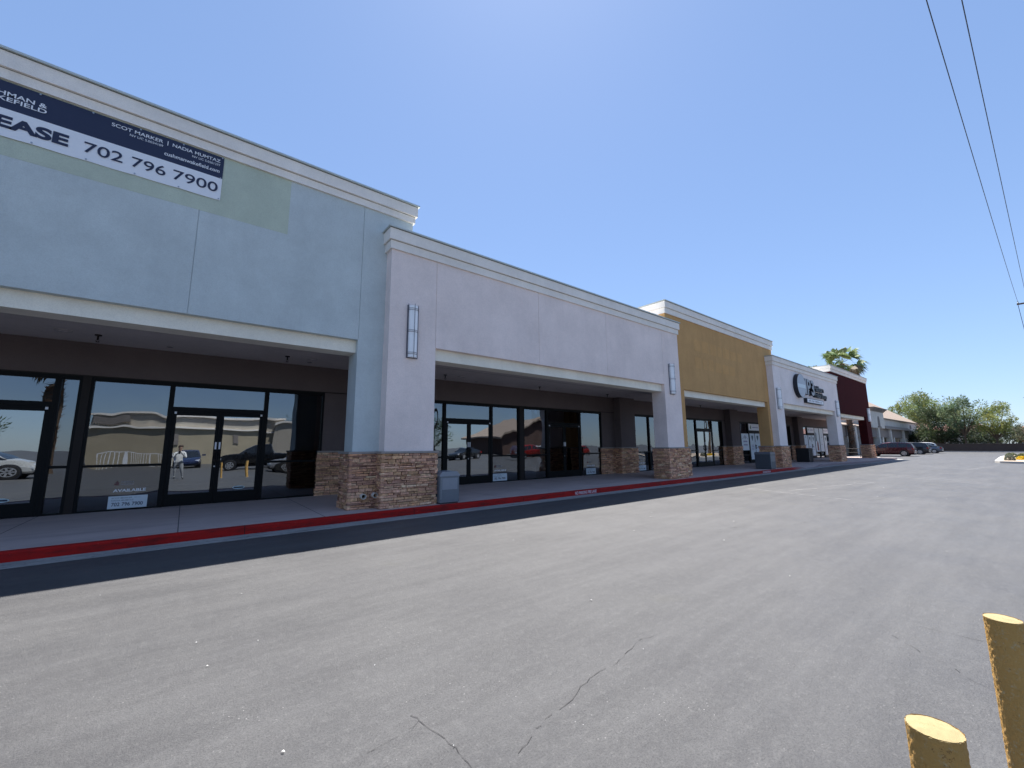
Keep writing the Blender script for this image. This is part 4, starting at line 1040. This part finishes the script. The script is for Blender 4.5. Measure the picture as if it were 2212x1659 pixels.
tree('mesquite_tree', 'lighter green rounded tree farthest right in the tree row', 110, 3.5, 0, 8.5, 2.6, 2.5, 3, .30, 6000, (0.24, 0.27, 0.085), .32, feather=False)
tree('mesquite_tree', 'dark leafy tree filling the gap below the largest crown', 118, 11.2, 0, 8.2, 3.8, 3.6, 4, .34, 9000, (0.07, 0.095, 0.045), .10)
tree('mesquite_tree', 'added low dark tree standing in for the shade under the right trees', 117, 2.6, 0, 4.8, 3.0, 3.0, 5, .32, 6000, (0.06, 0.08, 0.045), .08)  # this and the next two are added; dark leaves stand in for dense shade
tree('mesquite_tree', 'added low dark bushy tree standing in for the shade under the feathery tree', 118, 7.6, 0, 4.6, 3.0, 3.2, 15, .32, 6000, (0.06, 0.08, 0.045), .06)
tree('mesquite_tree', 'added low dark bushy tree standing in for the shade by the shop row end', 122, 14.2, 0, 4.8, 3.0, 3.0, 16, .32, 5000, (0.055, 0.075, 0.04), .06)
tree('pine_tree', 'dark pine whose twigs just enter the right edge of the photo', 92, -1.95, 0, 10.6, 2.0, 1.6, 6, .34, 2600, (0.03, 0.06, 0.055), .45, feather=False)
tree('young_tree', 'slim pale barked tree growing in the planted island', 71, .15, .1, 3.6, 1.5, 1.1, 7, .16, 1500, (0.09, 0.10, 0.055), .42, group=None, trunkr=.09)
def shrub(name, label, cat, x, y, z, rx, ry, h, seed, base, leaf=.1, count=900, group=None, kind=None):
    r = random.Random(seed); m = MB()
    for i in range(count):
        a = r.uniform(0, 2 * PI); e = r.uniform(0, 1); q = math.sqrt(max(0, 1 - e * e * .9)) * r.uniform(.6, 1.05) ** .5
        p = Vector((rx * q * math.cos(a), ry * q * math.sin(a), h * e * r.uniform(.8, 1.05)))
        ax = Vector((r.gauss(0, 1), r.gauss(0, 1), r.gauss(0, 1) + .5)).normalized(); s_ = ax.cross(Vector((r.gauss(0, 1), r.gauss(0, 1), r.gauss(0, 1)))).normalized()
        L_ = leaf * r.uniform(.6, 1.4)
        b_ = base if isinstance(base[0], float) else r.choice(base)
        m.face([tuple(p - ax * L_ / 2), tuple(p + s_ * L_ * .25), tuple(p + ax * L_ / 2), tuple(p - s_ * L_ * .25)], tone_of(b_, r, .3))
    t = thing(name, label, cat, group, (x, y, z)); m.build('foliage', LEAF, t)
    st = MB()
    for k in range(5): st.tube([(0, 0, 0), (r.uniform(-.5, .5) * rx, r.uniform(-.5, .5) * ry, h * .7)], [.03, .01], 5)
    st.build('stem', BARK, t); return t

# planted island
isl = MB()
poly = [(49.3, -8), (49.3, .5), (49.5, 1.2), (50.0, 1.7), (51.2, 2.0), (66, 2.15), (70, 2.0), (74, 1.2), (76, -8)]
isl.prism([(x, y) for x, y in poly], 'z', 0, .15); struct(isl.build('island_kerb', plain('pale_kerb_concrete', (0.55, .53, .50), .85)))
isl = MB(); isl.face([(49.5, -8, .155), (49.5, .45, .155), (49.7, 1.1, .155), (50.15, 1.52, .155), (51.3, 1.8, .155), (66, 1.95, .155), (70, 1.8, .155), (73.8, 1.05, .155), (75.8, -8, .155)])
struct(isl.build('island_gravel', plain('tan_gravel', (0.42, .33, .25), .95, 0, .25, 20, .8)))
shrub('round_shrub', 'round grey green shrub at the near end of the planted island', 'shrub', 52.0, 1.22, .15, .33, .31, .46, 31, (0.19, 0.21, 0.16), .06, 1600, 'shrubs on the planted island')
shrub('flowering_shrub', 'bed of yellow flowers at the right edge of the photo', 'flower bed', 54.9, .50, .15, .9, .48, .30, 32, ((0.75, 0.52, 0.01), (0.75, 0.48, 0.01), (0.75, 0.5, 0.01), (0.16, 0.18, 0.04)), .08, 1900)
shrub('round_shrub', 'low olive shrub behind the yellow flowers', 'shrub', 60.5, .55, .15, 1.0, .5, .42, 33, (0.15, 0.16, 0.07), .11, 1200, 'shrubs on the planted island')
shrub('round_shrub', 'olive shrub behind the round grey green one', 'shrub', 63.5, 1.35, .15, .8, .45, .42, 34, (0.13, 0.15, 0.08), .10, 900, 'shrubs on the planted island')

# block wall and houses beyond it
bw = thing('block_wall', 'long low block wall in the shade beyond the parking lot', 'wall', loc=(105, 0, 0))
adopt(bw, MB().box(106.2, 106.5, -14, 13.2, 0, 1.35).build('blocks', plain('brown_block', (0.065, .05, .045), .95, 0, .25, 3, .5)))
adopt(bw, MB().box(106.12, 106.58, -14, 13.2, 1.35, 1.42).build('cap', plain('block_cap', (0.10, .085, .08), .9)))
struct(MB().box(104.8, 105.0, -14, 13.0, 0, .15).build('far_kerb', CONC))
def house(label, x0, x1, y0, y1, zw, zr, seed, group='houses beyond the block wall'):
    t = thing('house', label, 'house', group, ((x0 + x1) / 2, (y0 + y1) / 2, 0))
    adopt(t, MB().box(x0, x1, y0, y1, 0, zw).build('wall', CREAM)); hip(x0, x1, y0, y1, zw, zr, TILER, t, 'roof', .6)
    k = 0
    for y in (y0 + 1.5, y0 + 4.5, y0 + 7.5):
        if y + 1.2 > y1: break
        o = adopt(t, MB().box(x0 - .05, x0, y - .08, y + 1.28, zw - 1.9, zw - .5).build('window', WHITEP)); adopt2(o, MB().box(x0 - .06, x0 - .05, y, y + 1.2, zw - 1.82, zw - .58).build('pane', BLACK))
    return t
house('house with a pink tiled roof at the right edge behind the trees', 128, 142, -13, 1.6, 4.1, 7.0, 1)
house('house with a pink tiled roof seen between the two right trees', 128, 140, 4.2, 8.6, 3.9, 5.6, 2)
house('house with a pink tiled roof seen under the feathery tree', 150, 165, 9.6, 14.0, 4.6, 7.4, 3)
house('house with a pink tiled roof behind the largest spreading tree', 158, 172, 15.5, 23, 5, 8.6, 4)
hw_ = MB(); hw_.box(106.7, 107, -14, -4, 0, 2.0)

# ------------------------------------------------------------------ palms
def palm(label, x, y, h, seed, nf=44, R=2.4, skirt=True, group='fan palms around the lot', trunk_r=.26):
    r = random.Random(seed); t = thing('fan_palm', label, 'palm', group, (x, y, 0))
    tk = MB(); pts = [(0, 0, 0), (.03, 0, h * .3), (0, .04, h * .65), (0, 0, h)]; tk.tube(pts, [trunk_r * 1.35, trunk_r, trunk_r * .85, trunk_r * .8], 12, col=(0.12, .085, .06))
    for k in range(int(h * 26)):    # boot stubs
        z = r.uniform(.6, h); a = r.uniform(0, 2 * PI); q = trunk_r * r.uniform(.9, 1.5); w = .09
        tk.face([(q * .6 * math.cos(a - .4), q * .6 * math.sin(a - .4), z - .12), (q * .6 * math.cos(a + .4), q * .6 * math.sin(a + .4), z - .12), (q * 1.4 * math.cos(a), q * 1.4 * math.sin(a), z + r.uniform(.02, .14))], tone_of((0.22, .12, .07), r, .5))
    tk.build('trunk', attrm_bark, t)
    m = MB()
    for i in range(nf):
        a = r.uniform(0, 2 * PI); e = r.uniform(-.9, 1.3) if skirt else r.uniform(-.3, 1.3)
        d = Vector((math.cos(a) * math.cos(e), math.sin(a) * math.cos(e), math.sin(e))); o = Vector((0, 0, h + .1)); Lp = R * r.uniform(.42, .6)
        dead = e < -.45; tn = tone_of((0.16, .11, .06) if dead else (0.15, .20, .075), r, .35)
        p0 = o + d * Lp; sdv = d.cross(Vector((0, 0, 1))).normalized(); up = sdv.cross(d).normalized()
        q_ = Matrix.Rotation(r.uniform(-1.2, 1.2), 3, d); sdv = q_ @ sdv; up = q_ @ up
        m.face([tuple(o - sdv * .03), tuple(o + sdv * .03), tuple(p0 + sdv * .02), tuple(p0 - sdv * .02)], tn)
        nb = 15
        for k in range(nb):
            f = -1.25 + 2.5 * k / (nb - 1); dd = (d * math.cos(f) + sdv * math.sin(f)).normalized(); Lb = R * .52 * (1 - .25 * abs(f)) * r.uniform(.85, 1.1)
            nrm_ = up; w = .085
            side = dd.cross(nrm_).normalized() * w
            mid = p0 + dd * Lb * .6 + nrm_ * .02; end = p0 + dd * Lb + Vector((0, 0, -.42 * Lb * r.uniform(.5, 1.3)))
            m.face([tuple(p0), tuple(mid + side), tuple(end), tuple(mid - side)], tone_of(tn, r, .2))
    m.build('fronds', LEAF, t); return t
attrm_bark = attrmat('palm_bark', .9)
palm('fan palm rising behind the maroon shop unit', 72.8, 15.5, 12.9, 61, nf=42, R=2.9, trunk_r=.36)
palm('distant fan palm whose tip shows over the pale grey parapet', 113, 29.7, 18.0, 62, R=2.0)

# ------------------------------------------------------------------ power line
pp = thing('utility_pole', 'wooden power pole just off the right edge with its crossarm tip in view', 'utility pole', loc=(60, -1.75, 0))
adopt(pp, MB().tube([(60, -1.75, 0), (60, -1.75, 15.4)], [.19, .13], 12).build('pole', BARK))
adopt(pp, MB().box(59.94, 60.06, -2.75, -.75, 14.32, 14.45).build('crossarm', BARK))
for y in (-.84, -1.38, -2.1, -2.66):
    adopt(pp, MB().tube([(60, y, 14.45), (60, y, 14.52), (60, y, 14.58), (60, y, 14.66)], [.03, .06, .03, .045], 8).build('insulator', COPE))
pq = thing('utility_pole', 'wooden power pole at the near end of the overhead wires', 'utility pole', loc=(-18, .15, 0))
adopt(pq, MB().tube([(-18, .12, 0), (-18, .12, 14.8)], [.19, .13], 12).build('pole', BARK))
adopt(pq, MB().box(-18.06, -17.94, -1.0, 1.25, 13.4, 13.53).build('crossarm', BARK))
WIRE = plain('wire', (0.02, 0.025, 0.04), .6)
def wire(label, y0, y1, z0, z1, sag, x0=60, x1=-18):
    pts = []
    for i in range(61):
        s = i / 60; pts.append((x0 + (x1 - x0) * s, y0 + (y1 - y0) * s, z0 + (z1 - z0) * s - 4 * sag * s * (1 - s)))
    o = MB().tube(pts, .0125, 5).build('overhead_wire', WIRE); tag(o, label, 'wire', 'overhead wires along the lot'); return o
wire('left overhead wire running to the crossarm tip', -.84, 1.05, 14.62, 13.6, 1.25)
wire('middle overhead wire at the upper right of the sky', -1.38, .50, 14.62, 13.6, 1.25)
wire('overhead wire clipped by the top right corner', -2.66, -.55, 14.62, 13.6, 1.25)
dw = [(60, -.82, 14.4), (60.2, -.9, 12), (60.1, -1.05, 8), (60.1, -1.25, 4)]
adopt(pp, MB().tube(dw, .02, 5).build('down_cable', WIRE))

# ================================================================== across the lot, seen in the shop windows
bb = thing('store_building', 'large beige building across the lot, mirrored in the glass doors', 'building', loc=(1, -30, 0))
adopt(bb, MB().box(-7, 9, -50, -27.5, 0, 3.6).build('wall', BEIGE))
adopt(bb, MB().box(-7.2, 9.2, -50, -27.3, 3.6, 3.75).build('lower_cornice', CORN))
adopt(bb, MB().box(-7, 9, -50, -27.6, 3.75, 4.8).build('parapet', TAN))
adopt(bb, MB().box(-7.2, 9.2, -50, -27.4, 4.8, 5.0).build('upper_cornice', CORN))
adopt(bb, MB().box(-6.9, -4.4, -27.55, -27.35, 3.95, 4.6).build('sign_band', TAUPE2))
for x in (-.9, 4.2): adopt(bb, MB().box(x, x + .5, -27.5, -27.42, 2.0, 3.1).build('wall_vent', TAUPE2))
adopt(bb, MB().box(8.2, 10.2, -29, -27.0, 0, 4.4).build('corner_tower', TAN)); adopt(bb, MB().box(8.0, 10.4, -29.2, -26.8, 4.4, 4.6).build('tower_cap', CORN))
gb = thing('gabled_restaurant', 'dark gabled building across the lot, mirrored in the lavender unit windows', 'building', loc=(54, -33, 0))
m = MB(); m.prism([(45, 0), (64, 0), (64, 3.4), (55, 6.4), (45, 3.4)], 'y', -44, -32); adopt(gb, m.build('wall', plain('dark_brick', (0.10, .06, .05), .9)))
m = MB(); m.prism([(44, 3.1), (55, 6.75), (65, 3.1), (65, 3.4), (55, 7.05), (44, 3.4)], 'y', -44.5, -31.3); adopt(gb, m.build('roof', TILE))
gs = 'cars mirrored in the shop windows'
car('white sport utility car mirrored in the glass door at the left edge', 'suv', (0.68, 0.68, 0.66), -8.6, -6.9, 0, gs)
car('second white car mirrored in the narrow pane by the left glass door', 'sedan', (0.70, 0.70, 0.72), -9.8, -11.5, math.radians(8), gs)
car('silver car mirrored in the pane beside the blue pillar', 'sedan', (0.55, 0.56, 0.60), 6.6, -3.4, math.radians(180), gs, .6)
car('black pickup mirrored in the middle glass doors', 'pickup', (0.01, 0.01, 0.012), 4.6, -10.2, math.radians(190), gs)
car('dark blue car mirrored beside the person with the phone', 'sedan', (0.02, 0.03, 0.08), .4, -19.0, math.radians(90), gs)
car('grey car mirrored under the beige building wall', 'suv', (0.10, .10, .10), 5.8, -21.0, math.radians(90), gs)
car('red car mirrored in the lavender unit window', 'suv', (0.35, .02, .015), 36.5, -14.5, math.radians(20), gs)
car('white car mirrored in the lavender unit window beside the red one', 'suv', (0.66, .66, .66), 42.5, -18, math.radians(10), gs)
car('black car mirrored between the palm and the red car', 'sedan', (0.02, .02, .02), 27, -16, math.radians(160), gs)
car('second red car mirrored in the second doors of the lavender unit', 'sedan', (0.35, .02, .015), 51, -19, math.radians(10), gs)
palm('fan palm mirrored at the narrow left pane of the blue unit', -7.0, -12.5, 7.6, 63, nf=30, R=1.7)
palm('fan palm mirrored beside the blue pillar', 8.6, -12.5, 7.4, 64, nf=30, R=1.7)
palm('short thick palm mirrored in the first doors of the lavender unit', 22.5, -24, 4.6, 65, nf=40, R=2.6, trunk_r=.4)
gt_ = 'trees mirrored in the shop windows'
for k, (x, y, h, lb) in enumerate(((33, -46, 6.5, 'rounded tree mirrored right of the palm in the lavender unit doors'), (41, -52, 7, 'broad tree mirrored in the lavender unit pane'), (70, -50, 8, 'tree mirrored beyond the gabled building'), (-16, -30, 6, 'tree mirrored at the left edge behind the white car'), (16, -60, 7, 'distant tree mirrored right of the beige building'))):
    tree('shade_tree', lb, x, y, 0, h, h * .55, h * .5, 70 + k, .4, 1800, (0.06, .09, .035), .25, group=gt_)
lp = thing('light_pole', 'tall parking lot light mirrored in the lavender unit transom', 'street light', loc=(30, -30, 0))
adopt(lp, MB().tube([(30, -30, 0), (30, -30, 9)], [.12, .08], 8).build('pole', FRAMEB)); adopt(lp, MB().box(28.8, 31.2, -30.15, -29.85, 8.9, 9.1).build('lamp_head', FRAMEB))
wl = thing('railing_panel', 'white slatted railing mirrored in the middle pane of the blue unit', 'railing', loc=(-3, -22, 0))
adopt(wl, MB().box(-5.5, 0, -22.05, -22, 1.25, 1.3).build('top_rail', WHITEP))
rl = MB(); 
for k in range(28): rl.box(-5.5 + k * .2, -5.46 + k * .2, -22.05, -22.01, .1, 1.25)
adopt(wl, rl.build('slats', WHITEP))

# the photographer, mirrored in the doors: one skinned figure holding up a phone
def person():
    t = thing('person', 'person in white top and grey trousers holding up a phone, mirrored in glass door', 'person', loc=(-.10, -.42, 0))
    J = {'pelvis': ((0, 0, .93), .13), 'waist': ((0, 0, 1.08), .125), 'chest': ((0, -.01, 1.30), .145), 'neck': ((0, 0, 1.47), .055), 'headb': ((0, .01, 1.55), .07), 'head': ((0, .02, 1.65), .09), 'crown': ((0, .01, 1.73), .065)}
    E = [('pelvis', 'waist'), ('waist', 'chest'), ('chest', 'neck'), ('neck', 'headb'), ('headb', 'head'), ('head', 'crown')]
    for s, n in ((1, 'r'), (-1, 'l')):
        J['sh' + n] = ((.19 * s, 0, 1.40), .06); J['el' + n] = ((.25 * s, .10, 1.16), .042); J['wr' + n] = ((.11 * s, .30, 1.33), .03); J['ha' + n] = ((.075 * s, .34, 1.38), .03)
        J['hip' + n] = ((.10 * s, 0, .86), .10); J['kn' + n] = ((.13 * s, .03, .48), .065); J['an' + n] = ((.15 * s, -.01, .09), .045); J['to' + n] = ((.18 * s, .17, .045), .04)
        E += [('chest', 'sh' + n), ('sh' + n, 'el' + n), ('el' + n, 'wr' + n), ('wr' + n, 'ha' + n), ('pelvis', 'hip' + n), ('hip' + n, 'kn' + n), ('kn' + n, 'an' + n), ('an' + n, 'to' + n)]
        for f in range(5):
            dx = (-.018 + .012 * f) ; J['f%d%s' % (f, n)] = ((.06 * s + dx * .3, .36 + .004 * f, 1.365 + .016 * f), .009); J['g%d%s' % (f, n)] = ((.035 * s, .375, 1.37 + .016 * f), .008)
            E += [('ha' + n, 'f%d%s' % (f, n)), ('f%d%s' % (f, n), 'g%d%s' % (f, n))]
    names = list(J); me = bpy.data.meshes.new('body'); me.from_pydata([J[k][0] for k in names], [(names.index(a), names.index(b)) for a, b in E], [])
    o = bpy.data.objects.new('body', me); COL.objects.link(o); o.parent = t
    sk = o.modifiers.new('skin', 'SKIN'); 
    for i, k in enumerate(names):
        v = me.skin_vertices[0].data[i]; r_ = J[k][1]; v.radius = (r_, r_); v.use_root = (k == 'pelvis')
    o.modifiers.new('sub', 'SUBSURF').render_levels = 2
    m, tt, b = newmat('clothing_and_skin'); P = tt.nodes.new('ShaderNodeTexCoord').outputs['Object']; sx = tt.nodes.new('ShaderNodeSeparateXYZ'); lk(tt, P, sx.inputs[0])
    c = ramp(tt, mathn(tt, 'DIVIDE', sx.outputs[2], 1.8), [(0.0, (.03, .03, .03)), (0.055, (.30, .31, .33)), (0.53, (.62, .62, .62)), (0.81, (.42, .26, .19))]); 
    for n_ in tt.nodes:
        if n_.type == 'VALTORGB': n_.color_ramp.interpolation = 'CONSTANT'
    lk(tt, c, b.inputs['Base Color']); b.inputs['Roughness'].default_value = .8; me.materials.append(m)
    hm = bpy.data.meshes.new('hair'); bm = bmesh.new(); bmesh.ops.create_uvsphere(bm, u_segments=16, v_segments=10, radius=.105)
    for v in list(bm.verts):
        if v.co.z < -.02 and v.co.y > -.02: bm.verts.remove(v)
    bm.to_mesh(hm); bm.free(); hm.materials.append(plain('brown_hair', (.05, .03, .02), .7)); ho = bpy.data.objects.new('hair', hm); COL.objects.link(ho); ho.parent = t; ho.location = (0, -.005, 1.69)
    ph = MB().box(-.04, .04, .383, .391, 1.34, 1.50).build('phone', BLACK); ph.location = t.location; tag(ph, 'black phone held up by the person mirrored in the glass', 'phone')
    return t
person()
